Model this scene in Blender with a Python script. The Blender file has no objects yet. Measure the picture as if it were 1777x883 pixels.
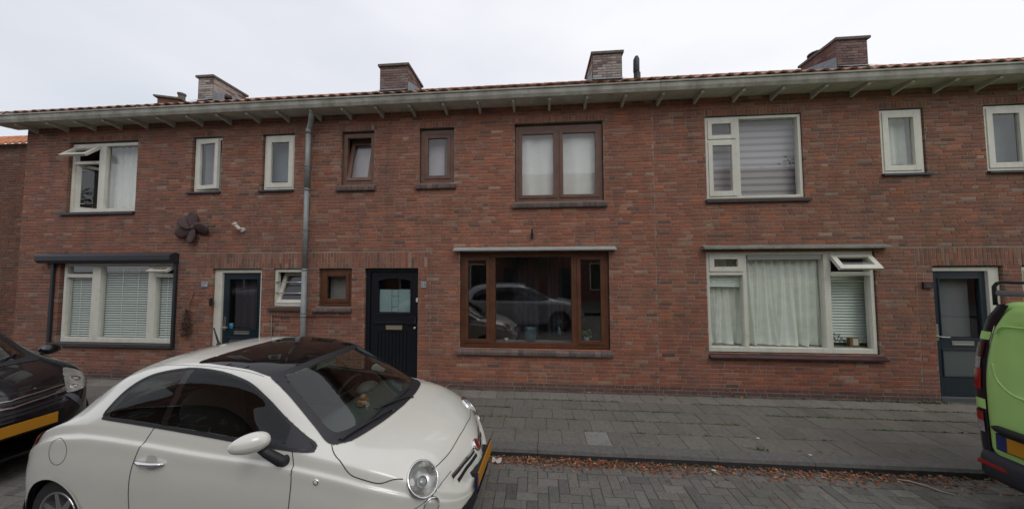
import bpy, bmesh, math, random
import numpy as np
from mathutils import Vector, Matrix
from mathutils.bvhtree import BVHTree
SC = bpy.context.scene
COL = SC.collection
R = math.radians
rnd = random.Random(7)

# ------------------------------------------------------------------ camera
CAM_H = 2.1154
yaw, pit, rol = -0.0798, 0.04544, -0.00359
cd = bpy.data.cameras.new('camera'); cam = bpy.data.objects.new('camera', cd); COL.objects.link(cam)
SC.camera = cam
cd.sensor_width = 36; cd.sensor_fit = 'HORIZONTAL'; cd.lens = 36*521.926/1777
cd.clip_start = 0.05; cd.clip_end = 2000
_F = Vector((math.sin(yaw)*math.cos(pit), math.cos(yaw)*math.cos(pit), math.sin(pit)))
_r = Vector((math.cos(yaw), -math.sin(yaw), 0)); _u = _r.cross(_F)
_R = _r*math.cos(rol)+_u*math.sin(rol); _U = -_r*math.sin(rol)+_u*math.cos(rol)
m = Matrix.Identity(4)
for i in range(3):
    m[i][0] = _R[i]; m[i][1] = _U[i]; m[i][2] = -_F[i]
m[2][3] = CAM_H
cam.matrix_world = m
SC.render.resolution_x = 1024; SC.render.resolution_y = 508
SC.view_settings.view_transform = 'Standard'; SC.view_settings.look = 'None'
SC.view_settings.exposure = 0.10; SC.view_settings.gamma = 1

# ------------------------------------------------------------------ overcast sky and soft sun
w = bpy.data.worlds.new('World'); SC.world = w; w.use_nodes = True
nt = w.node_tree; nt.nodes.clear()
N = nt.nodes.new; L = nt.links.new
out = N('ShaderNodeOutputWorld'); bg = N('ShaderNodeBackground'); bg.inputs[1].default_value = 0.1
sky = N('ShaderNodeTexSky'); sky.sky_type = 'NISHITA'; sky.sun_disc = False
sky.sun_elevation = R(52); sky.sun_rotation = R(150)
tc = N('ShaderNodeTexCoord'); mp = N('ShaderNodeMapping'); mp.inputs['Scale'].default_value = (1.5, 1.5, 4.0)
ns = N('ShaderNodeTexNoise'); ns.inputs['Scale'].default_value = 1.6; ns.inputs['Detail'].default_value = 5; ns.inputs['Roughness'].default_value = .45
L(tc.outputs['Generated'], mp.inputs[0]); L(mp.outputs[0], ns.inputs['Vector'])
sep = N('ShaderNodeSeparateXYZ'); L(tc.outputs['Generated'], sep.inputs[0])
gx = N('ShaderNodeMapRange'); gx.inputs[1].default_value = -.9; gx.inputs[2].default_value = .7; gx.inputs[3].default_value = 0; gx.inputs[4].default_value = .7
L(sep.outputs[0], gx.inputs[0])
mx = N('ShaderNodeMath'); mx.operation = 'MULTIPLY_ADD'; mx.inputs[1].default_value = .8; L(ns.outputs[0], mx.inputs[0]); L(gx.outputs[0], mx.inputs[2])
cr = N('ShaderNodeValToRGB')
cr.color_ramp.elements[0].position = .28; cr.color_ramp.elements[0].color = (.60, .64, .70, 1)
cr.color_ramp.elements[1].position = 1.0; cr.color_ramp.elements[1].color = (.86, .87, .905, 1)
e = cr.color_ramp.elements.new(.66); e.color = (.74, .75, .81, 1)
L(mx.outputs[0], cr.inputs[0])
sc10 = N('ShaderNodeVectorMath'); sc10.operation = 'SCALE'; sc10.inputs['Scale'].default_value = 10.8; L(cr.outputs[0], sc10.inputs[0])
mix = N('ShaderNodeMixRGB'); mix.inputs[0].default_value = .96; L(sky.outputs[0], mix.inputs[1]); L(sc10.outputs[0], mix.inputs[2])
L(mix.outputs[0], bg.inputs[0]); L(bg.outputs[0], out.inputs[0])
sd = bpy.data.lights.new('sun', 'SUN'); sd.energy = 0.6; sd.angle = R(25); sd.color = (1, .97, .93)
so = bpy.data.objects.new('sun', sd); COL.objects.link(so)
so.rotation_euler = (R(38), 0, R(28))      # light from behind and above the camera

# ------------------------------------------------------------------ materials
MATS = {}
def mat(name, base=(.5,.5,.5), rough=.6, metal=0., spec=.5, var=0., vscale=8., bump=0., bscale=60., attr=None, coat=0., rvar=0., dirt=None, stretch=None, streak=None):
    if name in MATS: return MATS[name]
    m = bpy.data.materials.new(name); m.use_nodes = True; n = m.node_tree; b = n.nodes['Principled BSDF']
    b.inputs['Roughness'].default_value = rough; b.inputs['Metallic'].default_value = metal
    b.inputs['Specular IOR Level'].default_value = spec; b.inputs['Coat Weight'].default_value = coat
    if coat: b.inputs['Coat Roughness'].default_value = .04
    tc = n.nodes.new('ShaderNodeTexCoord'); src = tc.outputs['Object']
    if stretch:
        mp = n.nodes.new('ShaderNodeMapping'); mp.inputs['Scale'].default_value = stretch; n.links.new(src, mp.inputs[0]); src = mp.outputs[0]
    if attr:
        a = n.nodes.new('ShaderNodeAttribute'); a.attribute_name = attr; c = a.outputs['Color']
    else:
        a = n.nodes.new('ShaderNodeRGB'); a.outputs[0].default_value = (*base, 1); c = a.outputs[0]
    if var:
        t = n.nodes.new('ShaderNodeTexNoise'); t.inputs['Scale'].default_value = vscale; t.inputs['Detail'].default_value = 6; t.inputs['Roughness'].default_value = .65
        n.links.new(src, t.inputs['Vector'])
        mr = n.nodes.new('ShaderNodeMapRange'); mr.inputs[1].default_value = .3; mr.inputs[2].default_value = .7
        mr.inputs[3].default_value = 1-var; mr.inputs[4].default_value = 1+var; n.links.new(t.outputs[0], mr.inputs[0])
        mu = n.nodes.new('ShaderNodeVectorMath'); mu.operation = 'SCALE'; n.links.new(c, mu.inputs[0]); n.links.new(mr.outputs[0], mu.inputs['Scale']); c = mu.outputs[0]
        if rvar:
            m2 = n.nodes.new('ShaderNodeMapRange'); m2.inputs[1].default_value = .3; m2.inputs[2].default_value = .7
            m2.inputs[3].default_value = rough-rvar; m2.inputs[4].default_value = rough+rvar; n.links.new(t.outputs[0], m2.inputs[0]); n.links.new(m2.outputs[0], b.inputs['Roughness'])
    if dirt:   # dirt = (colour, scale, lo, hi, strength)
        t = n.nodes.new('ShaderNodeTexNoise'); t.inputs['Scale'].default_value = dirt[1]; t.inputs['Detail'].default_value = 8; t.inputs['Roughness'].default_value = .7
        n.links.new(tc.outputs['Object'], t.inputs['Vector'])
        mr = n.nodes.new('ShaderNodeMapRange'); mr.inputs[1].default_value = dirt[2]; mr.inputs[2].default_value = dirt[3]; mr.inputs[4].default_value = dirt[4]; n.links.new(t.outputs[0], mr.inputs[0])
        mi = n.nodes.new('ShaderNodeMixRGB'); mi.inputs[2].default_value = (*dirt[0], 1); n.links.new(mr.outputs[0], mi.inputs[0]); n.links.new(c, mi.inputs[1]); c = mi.outputs[0]
    if streak:   # vertical runoff stains: (colour, strength)
        mp2 = n.nodes.new('ShaderNodeMapping'); mp2.inputs['Scale'].default_value = (2.6, 1, .32); n.links.new(tc.outputs['Object'], mp2.inputs[0])
        t = n.nodes.new('ShaderNodeTexNoise'); t.inputs['Scale'].default_value = 1.3; t.inputs['Detail'].default_value = 7; t.inputs['Roughness'].default_value = .7; n.links.new(mp2.outputs[0], t.inputs['Vector'])
        mr = n.nodes.new('ShaderNodeMapRange'); mr.inputs[1].default_value = .48; mr.inputs[2].default_value = .72; mr.inputs[4].default_value = streak[1]; n.links.new(t.outputs[0], mr.inputs[0])
        mi = n.nodes.new('ShaderNodeMixRGB'); mi.inputs[2].default_value = (*streak[0], 1); n.links.new(mr.outputs[0], mi.inputs[0]); n.links.new(c, mi.inputs[1]); c = mi.outputs[0]
    n.links.new(c, b.inputs['Base Color'])
    if bump:
        t = n.nodes.new('ShaderNodeTexNoise'); t.inputs['Scale'].default_value = bscale; t.inputs['Detail'].default_value = 5
        n.links.new(src, t.inputs['Vector'])
        bu = n.nodes.new('ShaderNodeBump'); bu.inputs['Strength'].default_value = bump; bu.inputs['Distance'].default_value = .01
        n.links.new(t.outputs[0], bu.inputs['Height']); n.links.new(bu.outputs[0], b.inputs['Normal'])
    MATS[name] = m; return m
def glass(name, tint=(.9,.93,.92), ior=1.5, boost=1.5, wav=0.0, wscale=3.):
    if name in MATS: return MATS[name]
    m = bpy.data.materials.new(name); m.use_nodes = True; n = m.node_tree; n.nodes.clear()
    o = n.nodes.new('ShaderNodeOutputMaterial'); mx = n.nodes.new('ShaderNodeMixShader'); t = n.nodes.new('ShaderNodeBsdfTransparent'); t.inputs[0].default_value = (*tint, 1)
    g = n.nodes.new('ShaderNodeBsdfGlossy'); g.inputs['Roughness'].default_value = 0.0
    geo = n.nodes.new('ShaderNodeNewGeometry'); dt = n.nodes.new('ShaderNodeVectorMath'); dt.operation = 'DOT_PRODUCT'; n.links.new(geo.outputs['Incoming'], dt.inputs[0]); n.links.new(geo.outputs['Normal'], dt.inputs[1])
    def mth(op, a_, b_=None, c_=None):
        q = n.nodes.new('ShaderNodeMath'); q.operation = op
        for i_, v_ in enumerate((a_, b_, c_)):
            if v_ is None: continue
            if isinstance(v_, (int, float)): q.inputs[i_].default_value = v_
            else: n.links.new(v_, q.inputs[i_])
        return q.outputs[0]
    f = mth('MULTIPLY_ADD', mth('POWER', mth('SUBTRACT', 1.0, mth('ABSOLUTE', dt.outputs['Value'])), 5.0), .957, .043)   # Schlick, the same from both sides
    k = n.nodes.new('ShaderNodeMath'); k.operation = 'MULTIPLY'; k.use_clamp = True; k.inputs[1].default_value = boost
    n.links.new(f, k.inputs[0]); n.links.new(k.outputs[0], mx.inputs[0]); n.links.new(t.outputs[0], mx.inputs[1]); n.links.new(g.outputs[0], mx.inputs[2]); n.links.new(mx.outputs[0], o.inputs[0])
    if wav:
        tc = n.nodes.new('ShaderNodeTexCoord'); t2 = n.nodes.new('ShaderNodeTexNoise'); t2.inputs['Scale'].default_value = wscale; t2.inputs['Detail'].default_value = 1; n.links.new(tc.outputs['Object'], t2.inputs['Vector'])
        bu = n.nodes.new('ShaderNodeBump'); bu.inputs['Strength'].default_value = wav; bu.inputs['Distance'].default_value = .02
        n.links.new(t2.outputs[0], bu.inputs['Height']); n.links.new(bu.outputs[0], g.inputs['Normal'])
    MATS[name] = m; return m

# ------------------------------------------------------------------ mesh helpers
class MB:
    def __init__(s): s.v = []; s.f = []; s.c = []; s.mi = []; s.mats = []; s.cur = 0
    def use(s, m):
        if m not in s.mats: s.mats.append(m)
        s.cur = s.mats.index(m); return s
    def quad(s, a, b, c, d, col=None):
        i = len(s.v); s.v += [tuple(a), tuple(b), tuple(c), tuple(d)]; s.f.append((i, i+1, i+2, i+3)); s.c.append(col); s.mi.append(s.cur)
    def poly(s, pts, col=None):
        i = len(s.v); s.v += [tuple(p) for p in pts]; s.f.append(tuple(range(i, i+len(pts)))); s.c.append(col); s.mi.append(s.cur)
    def box(s, x0, x1, y0, y1, z0, z1, M=None, col=None):
        P = [Vector(p) for p in ((x0,y0,z0),(x1,y0,z0),(x1,y1,z0),(x0,y1,z0),(x0,y0,z1),(x1,y0,z1),(x1,y1,z1),(x0,y1,z1))]
        if M is not None: P = [M @ p for p in P]
        i = len(s.v); s.v += [tuple(p) for p in P]
        for f in ((0,3,2,1),(4,5,6,7),(0,1,5,4),(1,2,6,5),(2,3,7,6),(3,0,4,7)):
            s.f.append(tuple(i+k for k in f)); s.c.append(col); s.mi.append(s.cur)
    def ring(s, x0, x1, z0, z1, wd, y0, y1, M=None, wb=None, wt=None):
        wb = wb or wd; wt = wt or wd
        s.box(x0, x0+wd, y0, y1, z0, z1, M); s.box(x1-wd, x1, y0, y1, z0, z1, M)
        s.box(x0+wd, x1-wd, y0+.0007, y1-.0007, z0, z0+wb, M); s.box(x0+wd, x1-wd, y0+.0007, y1-.0007, z1-wt, z1, M)
    def tube(s, pts, r, n=10, col=None, cap=True):
        pts = [Vector(p) for p in pts]; rs = r if isinstance(r, (list, tuple)) else [r]*len(pts)
        i0 = len(s.v); up = None
        for k, p in enumerate(pts):
            d = (pts[min(k+1, len(pts)-1)]-pts[max(k-1, 0)]).normalized()
            if up is None: up = d.orthogonal().normalized()
            else: up = (up-d*up.dot(d)).normalized()
            sd_ = d.cross(up)
            for j in range(n):
                a = 2*math.pi*j/n; s.v.append(tuple(p+(up*math.cos(a)+sd_*math.sin(a))*rs[k]))
        for k in range(len(pts)-1):
            for j in range(n):
                a = i0+k*n+j; b = i0+k*n+(j+1) % n
                s.f.append((a, b, b+n, a+n)); s.c.append(col); s.mi.append(s.cur)
        if cap:
            s.f.append(tuple(i0+j for j in range(n))[::-1]); s.c.append(col); s.mi.append(s.cur)
            s.f.append(tuple(i0+(len(pts)-1)*n+j for j in range(n))); s.c.append(col); s.mi.append(s.cur)
    def grid(s, P, col=None):    # P[i][j] -> point
        i0 = len(s.v); a = len(P); b = len(P[0])
        for row in P: s.v += [tuple(p) for p in row]
        for i in range(a-1):
            for j in range(b-1):
                s.f.append((i0+i*b+j, i0+i*b+j+1, i0+(i+1)*b+j+1, i0+(i+1)*b+j)); s.c.append(col); s.mi.append(s.cur)
    def sphere(s, c, r, n=14, k=8, sc=(1,1,1), M=None):
        P = []
        for i in range(k+1):
            t = math.pi*i/k; row = []
            for j in range(n+1):
                a = 2*math.pi*j/n; p = Vector((c[0]+r*sc[0]*math.sin(t)*math.cos(a), c[1]+r*sc[1]*math.sin(t)*math.sin(a), c[2]+r*sc[2]*math.cos(t)))
                row.append(M @ p if M is not None else p)
            P.append(row)
        s.grid(P)
    def lathe(s, prof, c, axis='z', n=24, M=None):   # prof [(r, h)]
        P = []
        for j in range(n+1):
            a = 2*math.pi*j/n; row = []
            for r, h in prof:
                if axis == 'z': p = Vector((c[0]+r*math.cos(a), c[1]+r*math.sin(a), c[2]+h))
                elif axis == 'y': p = Vector((c[0]+r*math.cos(a), c[1]+h, c[2]+r*math.sin(a)))
                else: p = Vector((c[0]+h, c[1]+r*math.cos(a), c[2]+r*math.sin(a)))
                row.append(M @ p if M is not None else p)
            P.append(row)
        s.grid(P)
    def build(s, name, mt=None, parent=None, loc=None, smooth=False, bevel=0, merge=False):
        org = ORG.get(parent, Vector((0,0,0))) if parent else Vector(loc or (0,0,0))
        me = bpy.data.meshes.new(name)
        ox, oy, oz = org
        me.from_pydata([(a-ox, b-oy, c-oz) for a, b, c in s.v], [], s.f)
        for mm in (s.mats or [mt]): me.materials.append(mm)
        if s.mats: me.polygons.foreach_set('material_index', s.mi)
        if any(c is not None for c in s.c):
            at = me.color_attributes.new('Col', 'FLOAT_COLOR', 'CORNER'); arr = []
            for f, c in zip(s.f, s.c): arr += list((*(c or (.5,.5,.5)), 1))*len(f)
            at.data.foreach_set('color', arr)
        if merge:
            bm = bmesh.new(); bm.from_mesh(me); bmesh.ops.remove_doubles(bm, verts=bm.verts, dist=1e-5); bmesh.ops.recalc_face_normals(bm, faces=bm.faces); bm.to_mesh(me); bm.free()
        if smooth: me.polygons.foreach_set('use_smooth', [True]*len(me.polygons))
        o = bpy.data.objects.new(name, me); COL.objects.link(o)
        if parent: o.parent = parent
        else: o.location = org
        ORG[o] = org
        if bevel:
            b = o.modifiers.new('bevel', 'BEVEL'); b.width = bevel; b.segments = 2; b.limit_method = 'ANGLE'
        return o
ORG = {}
def thing(name, loc, label, cat, group=None, rz=0):
    o = bpy.data.objects.new(name, None); COL.objects.link(o); o.location = loc; o.rotation_euler = (0, 0, rz); o.empty_display_size = .2
    ORG[o] = Vector(loc); return tag(o, label, cat, group)
def tag(o, label, cat, group=None, kind=None):
    o['label'] = label; o['category'] = cat
    if group: o['group'] = group
    if kind: o['kind'] = kind
    return o
def struct(o, label=None, kind='structure'):
    o['kind'] = kind
    if label: o['label'] = label
    return o
def smooth_by_angle(o, a=35):
    me = o.data
    me.polygons.foreach_set('use_smooth', [True]*len(me.polygons))
    bm = bmesh.new(); bm.from_mesh(me)
    for e in bm.edges:
        if len(e.link_faces) == 2 and e.calc_face_angle(0) > R(a): e.smooth = False
    bm.to_mesh(me); bm.free()

# material library
M_brick = mat('brick', attr='Col', rough=.92, spec=.2, var=.20, vscale=35, bump=.5, bscale=120, dirt=((.16,.115,.092), 1.1, .45, .75, .5), streak=((.085,.068,.06), .5))
M_mortar = mat('mortar', (.30,.262,.215), rough=.95, spec=.1, var=.35, vscale=1.3, bump=.6, bscale=150)
M_cream = mat('cream_paint', (.70,.69,.60), rough=.42, var=.06, vscale=6, dirt=((.36,.34,.29), 9, .56, .78, .45), streak=((.45,.43,.36), .45))
M_brownwood = mat('brown_wood_foil', (.115,.045,.022), rough=.45, var=.3, vscale=5, stretch=(1,1,1), bump=.08, bscale=80)
M_brownup = mat('brown_frame', (.15,.078,.054), rough=.5, var=.2, vscale=6)
M_navy = mat('navy_paint', (.014,.026,.036), rough=.33, var=.1, vscale=4, coat=.2)
M_black = mat('black_paint', (.010,.012,.017), rough=.36, var=.1, vscale=5)
M_gut = mat('gutter_paint', (.33,.325,.275), rough=.6, var=.18, vscale=3, dirt=((.16,.165,.12), 3.2, .48, .66, .75), streak=((.13,.125,.095), .55))
M_soffit = mat('soffit_paint', (.52,.51,.44), rough=.7, var=.15, vscale=4, dirt=((.22,.22,.17), 2.7, .5, .7, .6))
M_zinc = mat('zinc', (.25,.275,.27), rough=.55, metal=.15, var=.15, vscale=9)
M_lead = mat('lead', (.25,.30,.34), rough=.6, metal=.3, var=.25, vscale=8)
M_dark = mat('dark_metal', (.022,.024,.032), rough=.5, var=.1)
M_silldark = mat('dark_sill', (.045,.04,.042), rough=.5, var=.3, vscale=9)
M_sillbrick = mat('sill_brick', attr='Col', rough=.75, var=.3, vscale=30, bump=.4, bscale=110)
M_tile = mat('roof_tile', attr='Col', rough=.85, var=.3, vscale=14, bump=.4, bscale=70, dirt=((.09,.075,.055), 3., .52, .72, .6))
M_glass = glass('window_glass', tint=(.95,.97,.96), boost=2.1, wav=.02, wscale=2.2)
M_room = mat('room_wall', (.36,.34,.33), rough=.9, var=.1, vscale=2)
M_curtain = mat('curtain_white', (.85,.85,.82), rough=.9, var=.06, vscale=4)
M_glass2 = glass('window_glass_reflective', tint=(.90,.92,.93), boost=4.4, wav=.03, wscale=1.6)
M_curtain2 = mat('curtain_grey', (.84,.87,.80), rough=.9, var=.10, vscale=5)
M_blind = mat('blind_slat', (.86,.92,.87), rough=.5)
M_steel = mat('brushed_steel', (.55,.55,.52), rough=.3, metal=.9)
M_chrome = mat('chrome', (.8,.8,.8), rough=.08, metal=1)
M_rust = mat('rusty_metal', (.080,.048,.043), rough=.6, metal=.2, var=.35, vscale=9)
M_tileside = mat('paving_joint', (.055,.056,.036), rough=.95, var=.4, vscale=20)
M_side = mat('paving_tile', attr='Col', rough=.9, spec=.25, var=.2, vscale=22, bump=.35, bscale=180, dirt=((.075,.07,.055), 2.3, .5, .75, .45))
M_pave = mat('road_paver', attr='Col', rough=.86, spec=.3, var=.28, vscale=60, bump=.5, bscale=220, dirt=((.08,.075,.052), 1.5, .5, .72, .45))
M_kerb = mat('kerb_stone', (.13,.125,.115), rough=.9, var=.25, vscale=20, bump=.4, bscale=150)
M_kerbface = mat('kerb_face', (.035,.036,.04), rough=.85, var=.3, vscale=15, bump=.4, bscale=120)  # front of the kerb, coloured darker than its top
M_leaf = mat('dead_leaf', attr='Col', rough=.75, var=.2, vscale=40)
M_green = mat('weed_green', attr='Col', rough=.8)
M_white = mat('white_plastic', (.62,.62,.58), rough=.4)

YW = 5.354            # facade plane
ROAD = -0.09
# ------------------------------------------------------------------ ground, road, pavement
mb = MB(); mb.quad((-400,-400,-.16),(400,-400,-.16),(400,400,-.16),(-400,400,-.16))
struct(mb.build('ground', mat('ground_soil', (.07,.065,.055), rough=1, var=.3, vscale=.5)), 'flat ground under and beyond the street')
mb = MB()
mb.quad((-40,-3.75,ROAD-.012),(40,-3.75,ROAD-.012),(40,3.6,ROAD-.012),(-40,3.6,ROAD-.012))
struct(mb.build('road_bed', M_tileside), 'dark sandy joints of the paved road')
def paver(mb, x0, x1, y0, y1, zt, g=.0022, ch=.005, hj=.0025, col=None, tilt=.0035):
    h = zt+rnd.uniform(-hj, hj); tx = rnd.uniform(-tilt, tilt); ty = rnd.uniform(-tilt, tilt)
    x0 += g; x1 -= g; y0 += g; y1 -= g; cx = (x0+x1)/2; cy = (y0+y1)/2
    Z = lambda x, y: h+tx*(x-cx)+ty*(y-cy)
    T = [(x0+ch,y0+ch),(x1-ch,y0+ch),(x1-ch,y1-ch),(x0+ch,y1-ch)]; B = [(x0,y0),(x1,y0),(x1,y1),(x0,y1)]
    i = len(mb.v)
    mb.v += [(x, y, Z(x, y)) for x, y in T]; mb.v += [(x, y, Z(x, y)-ch*.7) for x, y in B]; mb.v += [(x, y, zt-.014) for x, y in B]
    mb.f.append((i, i+1, i+2, i+3)); mb.c.append(col); mb.mi.append(mb.cur)
    for k in range(4):
        a = k; b = (k+1) % 4
        mb.f.append((i+4+a, i+4+b, i+b, i+a)); mb.c.append(col); mb.mi.append(mb.cur)
        mb.f.append((i+8+a, i+8+b, i+4+b, i+4+a)); mb.c.append(col); mb.mi.append(mb.cur)
# herringbone road of 21 x 10.5 cm concrete pavers
mb = MB(); a = .105
def road_col(x, y):
    v = rnd.gauss(.160, .012); t = rnd.random()
    c = (v*1.03, v*.98, v*.89) if t < .6 else (v*1.05, v*.97, v*.88) if t < .87 else (v*.82, v*.80, v*.76)
    return c
YR1 = 3.6-.21
def inside(x0, x1, y0, y1): return x0 > -14 and x1 < 13 and y0 > -3.2 and y1 < YR1+.001
# classic herringbone: horizontal brick at (i,j) when (i-j)%4==0, vertical when (i-j)%4==3 (in half-brick cells)
I0, I1, J0, J1 = -136, 126, -32, 34
for i in range(I0, I1):
    for j in range(J0, J1):
        k = (i-j) % 4
        x = i*a; y = YR1-.105*33+j*a if False else j*a-.18
        if k == 0:
            x0, x1, y0, y1 = x, x+2*a, y, y+a
        elif k == 3:
            x0, x1, y0, y1 = x, x+a, y, y+2*a
        else: continue
        y1c = min(y1, YR1)
        if y0 > YR1-.02 or y0 < -3.3: continue
        if y0 < 0.6 and (x0 < -9 or x0 > 9): continue
        paver(mb, x0, x1, y0, y1c, ROAD, col=road_col(x, y))
x = -14
while x < 13:                                   # gutter rows along the kerb
    paver(mb, x, x+.21, YR1, YR1+.105, ROAD, col=road_col(x, 3)); paver(mb, x+.1, x+.31, YR1+.105, YR1+.21, ROAD, col=road_col(x, 3)); x += .21
struct(mb.build('road', M_pave), 'grey brown herringbone paved road')
# far part of the road beyond the detailed strip
mb = MB()
for (xa, xb) in ((-40,-14.1),(13.1,40)): mb.quad((xa,-3.7,ROAD),(xb,-3.7,ROAD),(xb,3.6,ROAD),(xa,3.6,ROAD))
struct(mb.build('road_far', mat('road_far', (.10,.095,.088), rough=.9, var=.25, vscale=9)), 'paved road farther along the street')

mb = MB(); mb.quad((-40,3.7,-.012),(40,3.7,-.012),(40,YW+.05,-.012),(-40,YW+.05,-.012))
struct(mb.build('pavement_bed', M_tileside), 'sandy joints of the pavement')
mb = MB(); offs = [0.005, .15, -.01, .15, .05]
LIGHT = (0.608, 0.88)
for r_ in range(5):
    y0 = 3.772+.3*r_
    o_ = [0.008, .133, .226-.3, .12, .03][r_]
    o_ = [0.013, .127, -.075, .09, .21][r_]
    for k in range(-50, 42):
        x0 = k*.2935+o_
        v = rnd.gauss(.155, .007); col = (v*1.06, v*.98, v*.87)
        if r_ == 0 and abs(x0-.6) < .05: col = (.235,.23,.21)
        if r_ == 4: col = tuple(c*1.25 for c in col)
        paver(mb, x0, x0+.2935, y0, y0+.298, 0, g=.0018, ch=.004, hj=.0025, col=col, tilt=.006)
x = -14.6
while x < 12.6:
    v = rnd.gauss(.10, .012); paver(mb, x, x+.21, 5.272, 5.348, -.001, col=(v*1.1, v*.9, v*.85)); x += .21
struct(mb.build('pavement', M_side), 'grey pavement of square concrete tiles')
for (xa, xb) in ((-40,-14.7),(12.7,40)):
    mb = MB(); mb.quad((xa,3.76,0),(xb,3.76,0),(xb,YW,0),(xa,YW,0)); struct(mb.build('pavement_far', mat('pavement_far', (.09,.088,.082), rough=.9, var=.2, vscale=6)))
mb = MB(); x = -30.
while x < 30:
    j = rnd.uniform(-.003, .003)
    for (ya, yb, z0, z1, mm) in ((3.604+j, 3.768, -.15, .0015, M_kerb),):
        mb.use(M_kerb); c = .012
        P = lambda xx: [(xx,ya+.004,-.15),(xx,ya,-.02-c),(xx,ya+c,0.0015),(xx,yb,.0015)]
        A = P(x+.003); B = P(x+.997)
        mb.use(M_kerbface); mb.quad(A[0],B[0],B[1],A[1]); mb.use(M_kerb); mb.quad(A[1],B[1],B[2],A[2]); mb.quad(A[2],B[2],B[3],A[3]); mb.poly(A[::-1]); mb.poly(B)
    x += 1.0
struct(mb.build('kerb'), 'raised concrete kerb with dark face')
# ------------------------------------------------------------------ brick wall builder
CH = 5.06/83
def brick_col(x, z):
    t = rnd.random()
    if t < .56:   c = (.292,.122,.082)
    elif t < .72: c = (.355,.138,.082)
    elif t < .86: c = (.245,.120,.090)
    elif t < .955: c = (.325,.180,.130)
    elif t < .98: c = (.160,.098,.082)
    else: c = (.36,.24,.18)
    v = rnd.gauss(1, .08)
    if z < .065: c = (.15,.09,.085)
    # bricks differ from batch to batch: brighter orange around the middle house, duller at the ends
    g = .92+.16*math.exp(-((x+.2)/3.0)**2)
    o = math.exp(-((x-.6)/3.4)**2)
    if z < 1.0 and x > 1: c = (c[0], c[1]*.9, c[2]*.9)
    v *= g*1.03
    return (max(.03, c[0]*v*(1+.10*o)), max(.02, c[1]*v), max(.02, c[2]*v*(1-.08*o)))
def brick_face(mb, x0, x1, z0, z1, y=YW, col=None, depth=.10, g=.0056):
    x0 += g; x1 -= g; z0 += g; z1 -= g
    if x1-x0 < .012 or z1-z0 < .008: return
    f = y-.0045+rnd.uniform(-.0025, .0015); b = .003; col = col or brick_col((x0+x1)/2, (z0+z1)/2)
    t = rnd.uniform(-.0015, .0015)
    i = len(mb.v); xs = (x0, x1, x1, x0); zs = (z0, z0, z1, z1); sx = (b,-b,-b,b); sz = (b,b,-b,-b)
    jx = [rnd.uniform(-.0015,.0015) for _ in range(4)]
    mb.v += [(xs[k]+sx[k]+jx[k], f+t*(1 if k in (0,3) else -1), zs[k]+sz[k]+jx[3-k]) for k in range(4)]
    mb.v += [(xs[k], f+b, zs[k]) for k in range(4)]
    mb.v += [(xs[k], y+depth, zs[k]) for k in range(4)]
    mb.f.append((i,i+1,i+2,i+3)); mb.c.append(col); mb.mi.append(mb.cur)
    for a_ in range(4):
        b_ = (a_+1) % 4
        mb.f.append((i+4+a_, i+4+b_, i+b_, i+a_)); mb.c.append(col); mb.mi.append(mb.cur)
        mb.f.append((i+8+a_, i+8+b_, i+4+b_, i+4+a_)); mb.c.append(col); mb.mi.append(mb.cur)
def split_holes(x0, x1, holes):
    iv = [(x0, x1)]
    for a_, b_ in holes:
        nv = []
        for p, q in iv:
            if b_ <= p or a_ >= q: nv.append((p, q)); continue
            if a_ > p: nv.append((p, a_))
            if b_ < q: nv.append((b_, q))
        iv = nv
    return iv
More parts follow.
